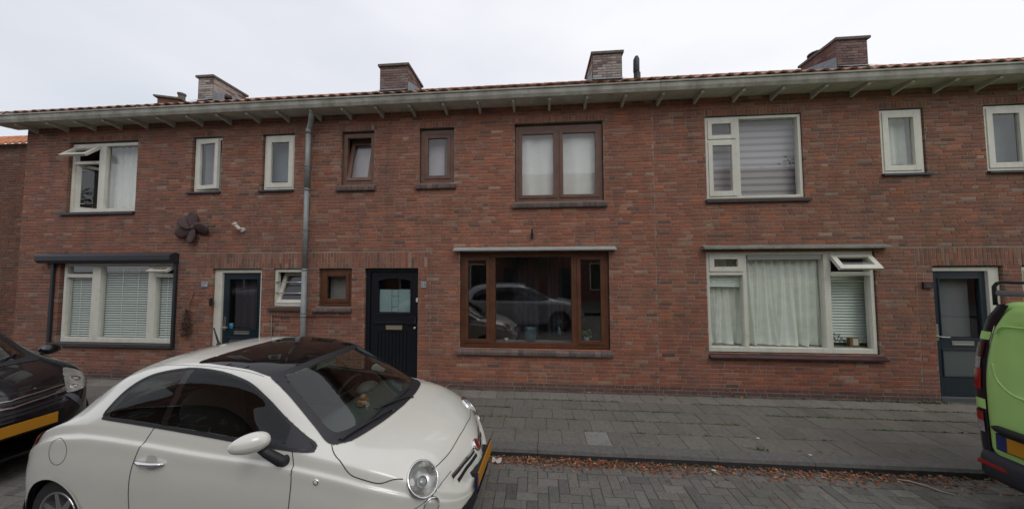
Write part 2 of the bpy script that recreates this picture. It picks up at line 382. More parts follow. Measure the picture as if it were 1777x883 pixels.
def brick_wall(x0, x1, openings, specials, joints=(), ztop=5.06, name='wall', parent=None, y=YW, recess=()):
    mb = MB().use(M_brick)
    allh = openings+[s[:4] for s in specials]
    for k in range(int(round(ztop/CH))):
        za, zb = k*CH, (k+1)*CH
        x = x0-rnd.uniform(0, .2)
        while x < x1:
            l = .22 if rnd.random() < .68 else .11
            p, q = max(x, x0), min(x+l, x1); x += l
            if q-p < .02: continue
            col = brick_col((p+q)/2, za)
            js = sorted({p, q}|{j for j, j0, j1 in joints if p < j < q and j0 < (za+zb)/2 < j1})
            for p_, q_ in zip(js[:-1], js[1:]):
                near = [h for h in allh if h[0] < q_ and h[1] > p_ and h[2] < zb-.004 and h[3] > za+.004]
                yy = y
                for rx0, rx1, rz0, rz1, d in recess:
                    if rx0 < (p_+q_)/2 < rx1 and rz0 < (za+zb)/2 < rz1: yy = y+d
                if not near: brick_face(mb, p_, q_, za, zb, yy, col); continue
                cuts = sorted({za, zb}|{z for h in near for z in h[2:4] if za+.008 < z < zb-.008})
                for c0, c1 in zip(cuts[:-1], cuts[1:]):
                    zc = (c0+c1)/2
                    for a_, b_ in split_holes(p_, q_, [(h[0], h[1]) for h in near if h[2] <= zc <= h[3]]):
                        if b_-a_ > .02: brick_face(mb, a_, b_, c0, c1, yy, col)
    for sx0, sx1, sz0, sz1, kind in specials:
        n = max(1, int(round((sx1-sx0)/.0605))); s_ = (sx1-sx0)/n
        for k in range(n):
            p, q = sx0+k*s_, sx0+(k+1)*s_
            if kind == 'band':
                m_ = sz0+(.2 if k % 2 else .095)*(sz1-sz0)/.295
                brick_face(mb, p, q, sz0, m_, y); brick_face(mb, p, q, m_, sz1, y)
            else: brick_face(mb, p, q, sz0, sz1, y)
    # mortar bed behind, with the openings left out
    mb.use(M_mortar)
    xs = sorted({x0, x1}|{v for h in openings+list(recess) for v in h[:2]}); zs = sorted({-.1, ztop}|{v for h in openings+list(recess) for v in h[2:4]})
    ym = y+.0005
    def hole(xc, zc): return any(h[0] < xc < h[1] and h[2] < zc < h[3] for h in openings)
    for p, q in zip(xs[:-1], xs[1:]):
        for r0, r1 in zip(zs[:-1], zs[1:]):
            if not hole((p+q)/2, (r0+r1)/2):
                yq = ym+sum(d for a_, b_, c0, c1, d in recess if a_ < (p+q)/2 < b_ and c0 < (r0+r1)/2 < c1)
                mb.quad((p,yq,r0),(q,yq,r0),(q,yq,r1),(p,yq,r1))
    for a_, b_, c0, c1 in [h[:4] for h in openings]:
        g = .006; d = .16
        mb.quad((a_-g,ym,c0-g),(a_-g,ym+d,c0-g),(a_-g,ym+d,c1+g),(a_-g,ym,c1+g)); mb.quad((b_+g,ym,c0-g),(b_+g,ym,c1+g),(b_+g,ym+d,c1+g),(b_+g,ym+d,c0-g))
        mb.quad((a_-g,ym,c1+g),(a_-g,ym+d,c1+g),(b_+g,ym+d,c1+g),(b_+g,ym,c1+g)); mb.quad((a_-g,ym,c0-g),(b_+g,ym,c0-g),(b_+g,ym+d,c0-g),(a_-g,ym+d,c0-g))
    return mb.build(name, parent=parent)

# ------------------------------------------------------------------ windows
def pane(mb_, x0, x1, z0, z1, y, M=None):
    P = [Vector(p) for p in ((x0,y,z0),(x1,y,z0),(x1,y,z1),(x0,y,z1))]
    if M is not None: P = [M @ p for p in P]
    mb_.quad(*P)
def hinge(px, py, pz, axis, ang):
    return Matrix.Translation((px,py,pz)) @ Matrix.Rotation(R(ang), 4, axis) @ Matrix.Translation((-px,-py,-pz))
def window(house, x0, x1, z0, z1, m_, fw=.055, y0=.055, lights=(), mull=(), label=None, M_g=None, bev=.003, dep=.07, fb=None, ft=None):
    """frame filling an opening; mull = list of (x0,x1,z0,z1) bars; lights = list of dicts"""
    Y0 = YW+y0; Y1 = Y0+dep
    mb = MB(); mb.ring(x0, x1, z0, z1, fw, Y0, Y1, wb=fb, wt=ft)
    for a_, b_, c0, c1 in mull: mb.box(a_, b_, Y0+.0015, Y1-.0015, c0, c1)
    o = mb.build('window', m_, house, bevel=bev)
    if label: o['label'] = label
    for l in lights:
        a_, b_, c0, c1 = l['r']; kind = l.get('k', 'fixed'); sw = l.get('sw', .05); mm = l.get('m', m_)
        if kind == 'fixed':
            mb = MB(); pane(mb, a_, b_, c0, c1, Y0+.045); mb.build('pane', M_g or M_glass, o)
            continue
        M = None; ys = Y0-.012; yd = ys+.05
        if kind == 'awning': M = hinge(a_, ys, c1, 'X', -l['a'])
        elif kind == 'hopper_in': M = hinge(a_, yd, c0, 'X', -l['a'])
        elif kind == 'side_l': M = hinge(a_, ys, c0, 'Z', -l['a'])
        elif kind == 'side_r': M = hinge(b_, ys, c0, 'Z', l['a'])
        elif kind == 'side_in': M = hinge(a_, yd, c0, 'Z', l['a'])
        ov = l.get('ov', .008)
        mb = MB(); mb.ring(a_-ov, b_+ov, c0-ov, c1+ov, sw+ov, ys, yd, M, wb=l.get('swb'))
        s_ = mb.build('sash', mm, o, bevel=bev)
        mb = MB(); pane(mb, a_+sw, b_-sw, c0+l.get('swb', sw), c1-sw, ys+.028, M)
        if M is None or True:
            # pane belongs to the window; thing > part > sub-part
            mb.build('pane', M_g or M_glass, o)
        if l.get('stay'):
            for zz in (c0+.12, c1-.12):
                mb = MB(); mb.tube([M @ Vector((a_+.05, ys-.012, zz)), M @ Vector((a_+.11, ys-.016, zz+.012))], .006, 6); mb.build('handle', M_steel, o)
    return o
def slab_sill(house_win, x0, x1, z0, z1, m_=M_silldark, proj=.05):
    mb = MB(); y0 = YW-proj; y1 = YW+.075
    mb.poly([(x0,y0,z0),(x1,y0,z0),(x1,y0,z1-.012),(x0,y0,z1-.012)])
    mb.quad((x0,y0,z1-.012),(x1,y0,z1-.012),(x1,y1,z1),(x0,y1,z1)); mb.quad((x0,y0,z0),(x0,y1,z0),(x1,y1,z0),(x1,y0,z0))
    mb.quad((x0,y0,z0),(x0,y0,z1-.012),(x0,y1,z1),(x0,y1,z0)); mb.quad((x1,y0,z0),(x1,y1,z0),(x1,y1,z1),(x1,y0,z1-.012))
    return mb.build('sill', m_, house_win)
def brick_sill(house_win, x0, x1, z0, z1, cols=((.12,.092,.082),(.145,.11,.095),(.10,.08,.075)), proj=.055, light=.0):
    """row of rounded-edge bricks on a sloping bed"""
    mb = MB(); n = max(2, int(round((x1-x0)/.108))); s_ = (x1-x0)/n
    for k in range(n):
        a_ = x0+k*s_+.004; b_ = x0+(k+1)*s_-.004; c = rnd.choice(cols); v = rnd.uniform(.8, 1.2); c = tuple(q*v for q in c)
        y0 = YW-proj+rnd.uniform(-.002,.002); zt = z1; pr = [(YW+.09, z0+.005), (y0+.004, z0), (y0, z0+.012), (y0, z1-.055), (y0+.008, z1-.038), (y0+.022, z1-.030), (YW+.08, zt)]
        A = [(a_, p, q) for p, q in pr]; B = [(b_, p, q) for p, q in pr]
        for i in range(len(pr)-1): mb.quad(A[i], B[i], B[i+1], A[i+1], c)
        mb.poly(A, c); mb.poly(B[::-1], c)
    j = (.30,.27,.235)
    mb.box(x0+.006, x1-.006, YW-proj+.012, YW+.09, z0+.006, z1-.045, col=j); mb.quad((x0+.006,YW-proj+.027,z1-.036),(x1-.006,YW-proj+.027,z1-.036),(x1-.006,YW+.08,z1-.006),(x0+.006,YW+.08,z1-.006), j)
    return mb.build('sill', M_sillbrick, house_win)

# ------------------------------------------------------------------ houses
HX = [-10.6, -4.27, 2.06, 8.39, 14.72]
DEPTH = 8.0
YE, ZE = 5.00, 5.187         # front top edge of the gutter
YRG, ZRG = 9.4, 7.94         # ridge
def house_shell(i, label):
    x0, x1 = HX[i], HX[i+1]
    h = thing('terraced_house', ((x0+x1)/2, YW, 0), label, 'house', 'row of terraced brick houses')
    # gutter with soffit
    mb = MB(); mb.use(M_gut); e0 = x0-(.28 if i == 0 else -.0015); e1 = x1-.0015
    prof = [(YE+.012, ZE-.028), (YE+.012, ZE), (YE-.012, ZE+.004), (YE-.014, ZE-.022), (YE, ZE-.03), (YE+.002, ZE-.10), (YE+.02, ZE-.155)]
    n = 24
    for k in range(n):
        xa = e0+(e1-e0)*k/n; xb = e0+(e1-e0)*(k+1)/n
        for (p, q), (r_, s_) in zip(prof[:-1], prof[1:]): mb.quad((xa,r_,s_),(xb,r_,s_),(xb,p,q),(xa,p,q))
    mb.use(M_soffit); zf = ZE-.155; y_ = YE+.02
    mb.quad((e0,y_,zf),(e0,YW+.02,5.058),(e1,YW+.02,5.058),(e1,y_,zf))
    for bx in (YE+.13, YE+.235): mb.box(e0+.001, e1-.001, bx, bx+.004, zf+(bx-y_)*.08-.004, zf+.05)
    mb.use(M_gut); mb.quad((e0,y_,ZE-.03),(e1,y_,ZE-.03),(e1,YE+.3,ZE+.03),(e0,YE+.3,ZE+.03))
    for ex, s in ((e0, 1), (e1, -1)):
        mb.poly([(ex,YE,ZE-.03),(ex,YE+.002,ZE-.10),(ex,y_,zf),(ex,YW+.02,5.058),(ex,YW+.02,ZE+.1),(ex,YE+.1,ZE)])
    g = mb.build('gutter', None, h)
    bxs = BR[i]
    for bx in bxs:
        mb = MB(); wd = .022
        pr = [(YE+.06, zf+.0), (YE+.06, zf-.030), (YE+.075, zf-.045), (YW-.10, zf-.060), (YW-.01, zf-.085), (YW-.01, 5.055)]
        A = [(bx-wd, p, q) for p, q in pr]; B = [(bx+wd, p, q) for p, q in pr]
        for k in range(len(pr)-1): mb.quad(A[k+1], B[k+1], B[k], A[k])
        mb.poly(A); mb.poly(B[::-1]); mb.build('bracket', M_soffit, g)
    # tiled roof
    mb = MB(); rows = 16; L_ = math.hypot(YRG-YE, ZRG-ZE); ry = (YRG-YE-.03)/rows; rz = (ZRG-ZE-.045)/rows
    r0 = x0-(.1 if i == 0 else 0); nx = int((x1-r0)/.0254); pitch = .205
    nrm = Vector((0, -(ZRG-ZE), YRG-YE)).normalized()
    for r_ in range(rows):
        tj = {}
        base = [(.40,.20,.13),(.46,.235,.155),(.34,.17,.12)]
        for k in range(nx):
            xa = r0+k*(x1-r0)/nx; xb = r0+(k+1)*(x1-r0)/nx; t = int(math.floor((xa+.003)/pitch))
            if t not in tj:
                c = rnd.choice(base); v = rnd.uniform(.75, 1.2)*(1.0 if xa > 2 else .85); tj[t] = (tuple(q*v for q in c), rnd.uniform(-.006, .006))
            col, dz = tj[t]
            def hgt(x):
                u = (x/pitch) % 1.0
                return .017*max(0, math.sin(u*math.pi*1.6)) if u < .62 else -.012*math.sin((u-.62)/.38*math.pi)
            ya = YE-.005+r_*ry; za = ZE+.028+r_*rz
            def P(x, up, y, z): 
                q = nrm*(hgt(x)+up); return (x, y+q.y, z+q.z)
            lo = .012+dz*.4; hi = -.004
            mb.quad(P(xa,lo,ya,za), P(xb-.0001,lo,ya,za), P(xb-.0001,hi,ya+ry,za+rz), P(xa,hi,ya+ry,za+rz), col)
            mb.quad(P(xa,lo-.022,ya+.004,za), P(xb-.0001,lo-.022,ya+.004,za), P(xb-.0001,lo,ya,za), P(xa,lo,ya,za), col)
    mb.quad((r0,YE+.02,ZE-.03),(x1,YE+.02,ZE-.03),(x1,YE+.03,ZE+.035),(r0,YE+.03,ZE+.035), (.05,.035,.03))
    # ridge tiles
    x = r0
    while x < x1-.01:
        xe = min(x+.38, x1); c = rnd.choice(base); A = []; B = []
        for k in range(9):
            a_ = math.pi*k/8; A.append((x+.004, YRG+.12*math.cos(a_), ZRG+.105*math.sin(a_)-.035)); B.append((xe+.01, YRG+.11*math.cos(a_), ZRG+.095*math.sin(a_)-.035))
        for k in range(8): mb.quad(A[k], B[k], B[k+1], A[k+1], c)
        x += .38
    # rear slope
    yb = 2*YRG-YE; mb.quad((r0,YRG,ZRG-.02),(x1,YRG,ZRG-.02),(x1,yb,ZE),(r0,yb,ZE), (.22,.10,.06))
    rf = mb.build('roof', M_tile, h)
    # side and rear walls, room inside
    mb = MB().use(mat('plain_brick', (.16,.075,.055), rough=.9, var=.3, vscale=12))
    ybk = yb-.3
    if i in (0, 3):
        xg = x0 if i == 0 else x1; 
        mb.poly([(xg,YW+.004,-.1),(xg,ybk,-.1),(xg,ybk,ZE),(xg,YRG,ZRG-.05),(xg,YE+.35,ZE+.2),(xg,YW+.004,5.06)])
    mb.quad((x0,ybk,-.1),(x1,ybk,-.1),(x1,ybk,ZE+.1),(x0,ybk,ZE+.1)); mb.build('rear_wall', None, h)
    mb = MB(); ya, yc = YW+.19, YW+3.6
    for (z0, z1) in ((.01, 2.62), (2.72, 5.05)):
        mb.quad((x0+.05,yc,z0),(x1-.05,yc,z0),(x1-.05,yc,z1),(x0+.05,yc,z1))
        for xx in (x0+.05, x1-.05, DIV[i]): mb.quad((xx,ya-.1,z0),(xx,yc,z0),(xx,yc,z1),(xx,ya-.1,z1))
        mb.quad((x0+.05,ya-.1,z0),(x1-.05,ya-.1,z0),(x1-.05,yc,z0),(x0+.05,yc,z0)); mb.quad((x0+.05,ya-.1,z1),(x1-.05,ya-.1,z1),(x1-.05,yc,z1),(x0+.05,yc,z1))
    mb.build('room', M_room, h)
    return h, g, rf
BR = [[-10.33,-9.44*1.02,-8.98,-8.38,-7.80,-7.20,-6.58,-5.97,-5.36,-4.75],
      [-4.1,-3.49,-2.86,-2.235,-1.62,-1.0,-.375,.255,.885,1.53],
      [2.14,2.76,3.40,4.01,4.65,5.27,5.90,6.52,7.13,7.75],
      [8.7+.62*k for k in range(10)]]
DIV = [-6.6, -1.7, 5.85, 10.9]
BR[0][1] = -9.62
def chimney(rf, x0, x1, y0, y1, zt, side, pots=(), pale=.35):
    mb = MB().use(M_brick); zb = ZE+(y0-YE)*(ZRG-ZE)/(YRG-YE)-.15
    n = int((zt-zb)/CH)
    zb = zt-n*CH
    def cc():
        c = brick_col(20, 0); v = (.50,.465,.43); t = pale*rnd.uniform(.2, 1.9); t = min(t, .9); return tuple(p*(1-t)+q*t for p, q in zip(c, v))
    for k in range(n):
        z = zb+k*CH; x = x0-(.11 if k % 2 else 0)
        while x < x1:
            a_, b_ = max(x, x0), min(x+.22, x1)
            if b_-a_ > .02: brick_face(mb, a_, b_, z, z+CH, y0, cc(), depth=.03)
            x += .22
        y = y0-(0 if k % 2 else .11)
        for xs, sg in ((x0, -1), (x1, 1)):
            y = y0-(0 if k % 2 else .11)
            while y < y1:
                a_, b_ = max(y, y0)+.005, min(y+.22, y1)-.005; c = cc(); f = xs+sg*.006
                if b_-a_ > .02:
                    mb.quad((f,a_,z+.005),(f,b_,z+.005),(f,b_,z+CH-.005),(f,a_,z+CH-.005), c)
                    mb.quad((f,a_,z+CH-.005),(f,b_,z+CH-.005),(xs,b_,z+CH),(xs,a_,z+CH), c); mb.quad((f,a_,z+.005),(f,b_,z+.005),(xs,b_,z),(xs,a_,z), c)
                y += .22
    mb.use(M_mortar); mb.box(x0+.002, x1-.002, y0+.004, y1, zb-.5, zt)
    mb.use(mat('chimney_cap', (.13,.12,.10), rough=.9, var=.4, vscale=8)); mb.box(x0-.04, x1+.04, y0-.045, y1+.045, zt, zt+.055)
    mb.box(x0+.05, x1-.05, y0+.05, y1-.05, zt+.055, zt+.085)
    mb.use(M_lead); sl = (ZRG-ZE)/(YRG-YE); zf = lambda y: ZE+(y-YE)*sl+.03
    sx = x1+.011 if side > 0 else x0-.011
    mb.poly([(sx,y0-.005,zf(y0)-.1),(sx,y1-.1,zf(y1-.1)-.05),(sx,y1-.1,zf(y1-.1)+.03),(sx,y0-.005,zf(y0)+.27)])
    mb.quad((x0-.01,y0-.014,zf(y0)-.1),(x1+.01,y0-.014,zf(y0)-.1),(x1+.01,y0-.014,zf(y0)+.07),(x0-.01,y0-.014,zf(y0)+.07))
    mb.quad((x0-.02,y0-.012,zf(y0)+.07),(x1+.02,y0-.012,zf(y0)+.07),(x1+.02,y0-.25,zf(y0-.25)+.06),(x0-.02,y0-.25,zf(y0-.25)+.06))
    for px, py, r_, hh, mm in pots:
        mb.use(mm); mb.lathe([(r_,0),(r_,hh*.55),(r_*1.25,hh*.6),(r_*1.25,hh*.95),(r_*.3,hh)], (px,py,zt+.08), n=12)
    return mb.build('chimney', None, rf)

# ---- doors and fittings helpers
def text(house, s, x, z, size, y, m_, name='numeral'):
    cu = bpy.data.curves.new(name, 'FONT'); cu.body = s; cu.size = size; cu.extrude = .0012; cu.align_x = 'CENTER'; cu.align_y = 'CENTER'; cu.offset = .001
    o = bpy.data.objects.new(name, cu); COL.objects.link(o)
    dg = bpy.context.evaluated_depsgraph_get(); me = bpy.data.meshes.new_from_object(o.evaluated_get(dg)); bpy.data.objects.remove(o)
    o = bpy.data.objects.new(name, me); COL.objects.link(o); me.materials.clear(); me.materials.append(m_)
    p = house; o.parent = p; org = ORG[p]; o.location = Vector((x, y, z))-org; o.rotation_euler = (R(90), 0, 0); ORG[o] = org
    return o
def number_plate_house(house, s, x0, x1, z0, z1):
    mb = MB(); mb.box(x0, x1, YW-.020, YW-.008, z0, z1); p = mb.build('house_number', mat('enamel_white', (.55,.60,.60), rough=.3), house, bevel=.003)
    mb = MB(); t = .006; mb.ring(x0+.004, x1-.004, z0+.004, z1-.004, .0035, YW-.0215, YW-.019); mb.build('border', mat('enamel_blue', (.03,.07,.16), rough=.3), p)
    text(p, s, (x0+x1)/2, (z0+z1)/2, (z1-z0)*.88, YW-.0215, MATS['enamel_blue'])
WHITE = M_cream
DZ = 2.125
BAND = (2.13, 2.422)
def soldier(x0, x1, z): return (x0-.055, x1+.055, z+.002, z+.106, 'soldier')
def curtain(x0, x1, z0, z1, y, label, m_=None, pleat=.13, amp=.022, group=None, name='curtain', flare=0., seed=1):
    rr = random.Random(seed); mb = MB(); nx = max(20, int((x1-x0)/.008)); nz = 14; ph = [rr.uniform(0, 6) for _ in range(5)]
    P = []
    for j in range(nz+1):
        t = j/nz; z = z0+(z1-z0)*t; row = []
        for i in range(nx+1):
            x = x0+(x1-x0)*i/nx; u = x/pleat
            yy = y+amp*(math.sin(6.283*u+ph[0]+.6*math.sin(u*1.3+ph[1]))+.45*math.sin(6.283*u*2.1+ph[2]+t*1.2))*(.75+.4*(1-t))
            xx = x+flare*(1-t)**2*math.sin(u*2.2+ph[3])*.05
            row.append((xx, yy+flare*(1-t)**3*.04*math.sin(u*3.1+ph[4]), z))
        P.append(row)
    mb.grid(P); o = mb.build(name, m_ or M_curtain, smooth=True, loc=((x0+x1)/2, y, z0)); 
    return tag(o, label, 'curtain' if name == 'curtain' else name, group)
def venetian(x0, x1, z0, z1, y, label, pitch=.047, tilt=36, w=.044, tapes=(), group=None, m_=None, bend=0.):
    t = thing('venetian_blind', ((x0+x1)/2, y, z0), label, 'blind', group)
    mb = MB(); z = z0+.02
    while z < z1-.03:
        M = Matrix.Translation(((x0+x1)/2, y, z)) @ Matrix.Rotation(R(tilt+rnd.uniform(-1.5,1.5)), 4, 'X') @ Matrix.Rotation(R(rnd.uniform(-.15,.15)+bend), 4, 'Y'); h = (x1-x0)/2
        for a_, b_, c0, c1 in ((-w/2, 0, 0, .003), (0, w/2, .003, 0)):
            mb.quad(*[M @ Vector(p) for p in ((-h,a_,c0),(h,a_,c0),(h,b_,c1),(-h,b_,c1))])
        z += pitch
    mb.build('slats', m_ or M_blind, t)
    mb = MB(); mb.box(x0, x1, y-.022, y+.022, z1-.03, z1); mb.build('headrail', m_ or M_blind, t)
    for tx in tapes:
        mb = MB(); mb.box(tx-.0075, tx+.0075, y-w/2-.003, y-w/2-.002, z0, z1-.03); mb.build('tape', m_ or M_blind, t)
    return t

# ================= house A =================
hA, gA, rA = house_shell(0, 'left brick house with white window frames, grey shutter box and blue door')
A_op = [(-9.58,-8.005,3.28,4.74),(-6.80,-6.155,3.64,4.74),(-5.30,-4.632,3.64,4.74),(-9.62,-7.03,.66,2.25),(-6.245,-5.222,-.1,DZ),(-4.975,-4.302,1.40,DZ)]
brick_wall(HX[0], HX[1], A_op, [soldier(-9.58,-8.005,4.74),soldier(-6.8,-6.155,4.74),soldier(-5.3,-4.632,4.74),(-6.435,HX[1],BAND[0],BAND[1],'band'),(-4.99,HX[1],1.245,1.312,'soldier')],
           joints=[(-5.0,0,1.25)], parent=hA, recess=[(-4.98,HX[1],0,1.245,.02)])
wa = window(hA, -9.57, -8.01, 3.29, 4.71, WHITE, fw=.06, y0=.045, mull=[(-8.945,-8.80,3.35,4.65),(-9.51,-8.945,4.29,4.35)], fb=.07,
    lights=[dict(r=(-8.80,-8.07,3.36,4.65)), dict(r=(-9.51,-8.945,4.35,4.65),k='awning',a=42,sw=.055,ov=.015), dict(r=(-9.51,-8.945,3.36,4.29),k='side_in',a=62,sw=.055,stay=True)], label='white window with its small top light propped open')
slab_sill(wa, -9.68, -7.99, 3.225, 3.285)
wa = window(hA, -6.77, -6.16, 3.65, 4.72, WHITE, fw=.045, y0=.04, lights=[dict(r=(-6.715,-6.21,3.70,4.67),k='side_l',a=7,sw=.07,stay=False)], label='narrow white window standing slightly ajar'); slab_sill(wa, -6.85, -6.14, 3.60, 3.645, proj=.04)
wa = window(hA, -5.275, -4.637, 3.65, 4.72, WHITE, fw=.045, y0=.04, lights=[dict(r=(-5.225,-4.69,3.70,4.67),k='sash',sw=.085)]); slab_sill(wa, -5.33, -4.62, 3.60, 3.645, proj=.04)
wa = window(hA, -9.565, -7.06, .675, 2.24, WHITE, fw=.055, y0=.03, dep=.09, mull=[(-8.925,-8.74,.73,2.18),(-7.665,-7.50,.73,2.18),(-9.51,-8.925,1.96,2.03),(-7.50,-7.115,1.96,2.03)], fb=.085,
    lights=[dict(r=(-8.74,-7.665,.76,2.18)), dict(r=(-9.51,-8.925,.76,1.96)), dict(r=(-7.50,-7.115,.76,1.96)), dict(r=(-9.51,-8.925,2.03,2.18)), dict(r=(-7.50,-7.115,2.03,2.18),k='awning',a=58,sw=.03,ov=.02)], label='wide white window with slatted blinds behind it')
mb = MB(); mb.box(-9.73,-7.0,YW-.06,YW+.03,.60,.668); mb.build('sill', M_silldark, wa, bevel=.006)
sb = MB(); P = [(YW-.165,2.30),(YW-.165,2.385),(YW-.12,2.425),(YW-.008,2.425),(YW-.008,2.245),(YW-.12,2.245)]
A = [(-9.93,p,q) for p,q in P]; B = [(-6.965,p,q) for p,q in P]
for k in range(6): sb.quad(A[k], A[(k+1)%6], B[(k+1)%6], B[k])
sb.poly(A[::-1]); sb.poly(B); sb.box(-9.80,-7.0,YW-.06,YW-.008,2.425,2.442)
sb = sb.build('shutter_box', M_dark, hA, bevel=.004)
for a_, b_ in ((-9.76,-9.70),(-7.03,-6.975)):
    mb = MB(); mb.box(a_, b_, YW-.045, YW-.008, .60, 2.25); mb.build('guide_rail', M_dark, sb, bevel=.003)
wa = window(hA, -4.975, -4.305, 1.41, 2.11, WHITE, fw=.055, y0=.03, lights=[dict(r=(-4.92,-4.36,1.465,2.055),k='hopper_in',a=17,sw=.06)], label='small white window tilted open behind two bars')
slab_sill(wa, -5.05, -4.30, 1.335, 1.40, mat('sill_brown', (.075,.05,.042), rough=.7, var=.3))
mb = MB()
for zz in (1.66, 1.865): mb.tube([(-4.94,YW+.02,zz),(-4.34,YW+.02,zz)], .009, 8)
mb.build('bar', M_steel, wa, smooth=True)
def modern_door(house, x0, x1, fl, fr, hinge_left, label, sticker=False, blind=True, low_glass=None):
    """frame fl/fr wide at the sides, leaf with a large pane, letter rail and lower pane"""
    Yf = YW+.045
    fr_ = MB(); fr_.box(x0, x0+fl, Yf, Yf+.09, -.0, 2.105); fr_.box(x1-fr, x1, Yf, Yf+.09, 0, 2.105); fr_.box(x0+fl, x1-fr, Yf+.001, Yf+.089, 2.045, 2.105)
    a_, b_ = x0+fl, x1-fr; yl = Yf+.035
    zt = 2.045; g = .004
    gx0, gx1 = a_+.115, b_-.085
    d = MB(); z = [.06, .36, .80, .955, 1.935, zt-g]
    d.box(a_+g, gx0, yl, yl+.045, z[0], z[5]); d.box(gx1, b_-g, yl, yl+.045, z[0], z[5])
    for p, q in ((z[0],z[1]),(z[2],z[3]),(z[4],z[5])): d.box(gx0, gx1, yl+.0008, yl+.0442, p, q)
    for (p, q) in ((z[1],z[2]),(z[3],z[4])):
        d.ring(gx0-.004, gx1+.004, p-.004, q+.004, .018, yl-.010, yl+.012)
    o = d.build('door', M_navy, house, bevel=.003); o['label'] = label
    fr_.build('frame', WHITE, o, bevel=.003)
    th = MB(); th.box(x0+fl, x1-fr, Yf-.02, Yf+.09, -.02, .05); th.build('threshold', mat('threshold_stone', (.09,.095,.10), rough=.6), o, bevel=.003)
    mb = MB(); pane(mb, gx0, gx1, z[3], z[4], yl+.02); mb.build('pane', M_glass, o)
    mb = MB(); pane(mb, gx0, gx1, z[1], z[2], yl+.02); mb.build('pane', mat('frosted_pane', (.10,.12,.12), rough=.25, spec=.6), o)
    mb = MB(); sx = (gx0+gx1)/2; mb.box(sx-.16, sx+.16, yl-.008, yl-.0005, .855, .925); mb.box(sx-.145, sx+.145, yl-.014, yl-.008, .862, .880); mb.build('letter_slot', M_steel, o, bevel=.002)
    hx = a_+.055 if hinge_left else b_-.055; s = 1 if hinge_left else -1
    mb = MB(); mb.box(hx-.02, hx+.02, yl-.010, yl, .93, 1.19); mb.tube([(hx,yl-.01,.995),(hx,yl-.055,.995),(hx+s*.03,yl-.06,.995),(hx+s*.12,yl-.058,.995)], .010, 8); mb.build('handle', M_steel, o, bevel=.001)
    if sticker:
        mb = MB(); P = [(gx0+.055+.045*math.cos(t)*.95, yl+.0185, 1.02+.062*math.sin(t)*(1 if math.sin(t) < 0 else .8)) for t in [6.283*k/14 for k in range(14)]]
        mb.poly(P); mb.box(gx0+.012, gx0+.098, yl+.0178, yl+.0182, 1.0, 1.07); mb.build('sticker', mat('sticker_blue', (.04,.22,.38), rough=.4), o)
        mb = MB(); mb.poly([(gx0+.03,yl+.0165,1.035),(gx0+.08,yl+.0165,1.035),(gx0+.055,yl+.0165,1.06)]); mb.build('arrow', M_white, o)
    return o, yl
modern_door(hA, -6.245, -5.225, .155, .06, True, 'dark blue door with a long pane and steel handle', sticker=True)
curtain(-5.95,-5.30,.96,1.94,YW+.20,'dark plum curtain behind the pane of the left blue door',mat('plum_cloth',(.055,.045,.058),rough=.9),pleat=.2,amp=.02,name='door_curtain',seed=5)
number_plate_house(hA, '27', -6.455, -6.335, 1.775, 1.872)
mb = MB(); mb.box(-6.262,-6.205,YW-.03,YW-.008,1.42,1.56); mb.box(-6.25,-6.217,YW-.033,YW-.03,1.44,1.475); mb.build('doorbell', mat('black_plastic', (.012,.012,.014), rough=.35), hA, bevel=.004)
# downpipe, fixed to house A
mb = MB(); px = -4.262; yp = YW-.105
mb.tube([(px+.14,YE+.13,5.06),(px+.14,YE+.13,4.95),(px+.12,YE+.15,4.89),(px+.02,yp-.0,4.80),(px-.005,yp,4.74),(px-.005,yp,4.65)], .045, 14)
mb.tube([(px-.005,yp,4.70),(px-.008,yp,3.60)], .043, 14); mb.tube([(px-.008,yp,3.62),(px-.008,yp,2.1)], .0415, 14); mb.tube([(px-.008,yp,2.12),(px-.012,yp,.0)], .046, 14)
for zz in (4.70, 3.60, 2.10, 1.25): mb.lathe([(.044,-.02),(.050,-.018),(.050,.018),(.044,.02)], (px-.007,yp,zz), n=14)
dp = mb.build('downpipe', M_zinc, hA, smooth=True)
for zz in (4.05, 2.85, 1.30):
    mb = MB(); mb.lathe([(.042,-.012),(.051,-.012),(.051,.012),(.042,.012)], (px-.008,yp,zz), n=14); mb.box(px-.012,px,yp+.05,YW+.01,zz-.01,zz+.01); mb.build('pipe_clamp', M_zinc, dp)

# ================= house B =================
hB, gB, rB = house_shell(1, 'middle brick house with brown window frames and black front door')
B_op = [(-3.68,-3.03,3.69,4.73),(-2.15,-1.49,3.69,4.73),(-.37,1.20,3.30,4.74),(-1.372,1.265,.70,2.405),(-3.172,-2.150,-.1,DZ),(-4.07,-3.418,1.415,DZ)]
brick_wall(HX[1], HX[2], B_op, [soldier(-3.68,-3.03,4.73),soldier(-2.15,-1.49,4.73),soldier(-.37,1.2,4.74),(HX[1],-1.92,BAND[0],BAND[1],'band'),(HX[1],-3.41,1.245,1.312,'soldier')],
           joints=[(-3.41,0,1.25),(-1.92,0,2.13)], parent=hB, recess=[(HX[1],-3.41,0,1.245,.02)])
def brown_sill(w_, x0, x1, z0, z1): return brick_sill(w_, x0, x1, z0, z1)
wb = window(hB, -3.675,-3.035,3.695,4.70, M_brownup, fw=.085, y0=.05, lights=[dict(r=(-3.585,-3.12,3.785,4.60),k='hopper_in',a=11,sw=.06)], label='brown window tilted open at the top'); brown_sill(wb,-3.755,-2.985,3.575,3.69)
wb = window(hB, -2.145,-1.495,3.695,4.70, M_brownup, fw=.085, y0=.05, lights=[dict(r=(-2.055,-1.585,3.785,4.60),k='sash',sw=.055)]); brown_sill(wb,-2.215,-1.445,3.575,3.69)
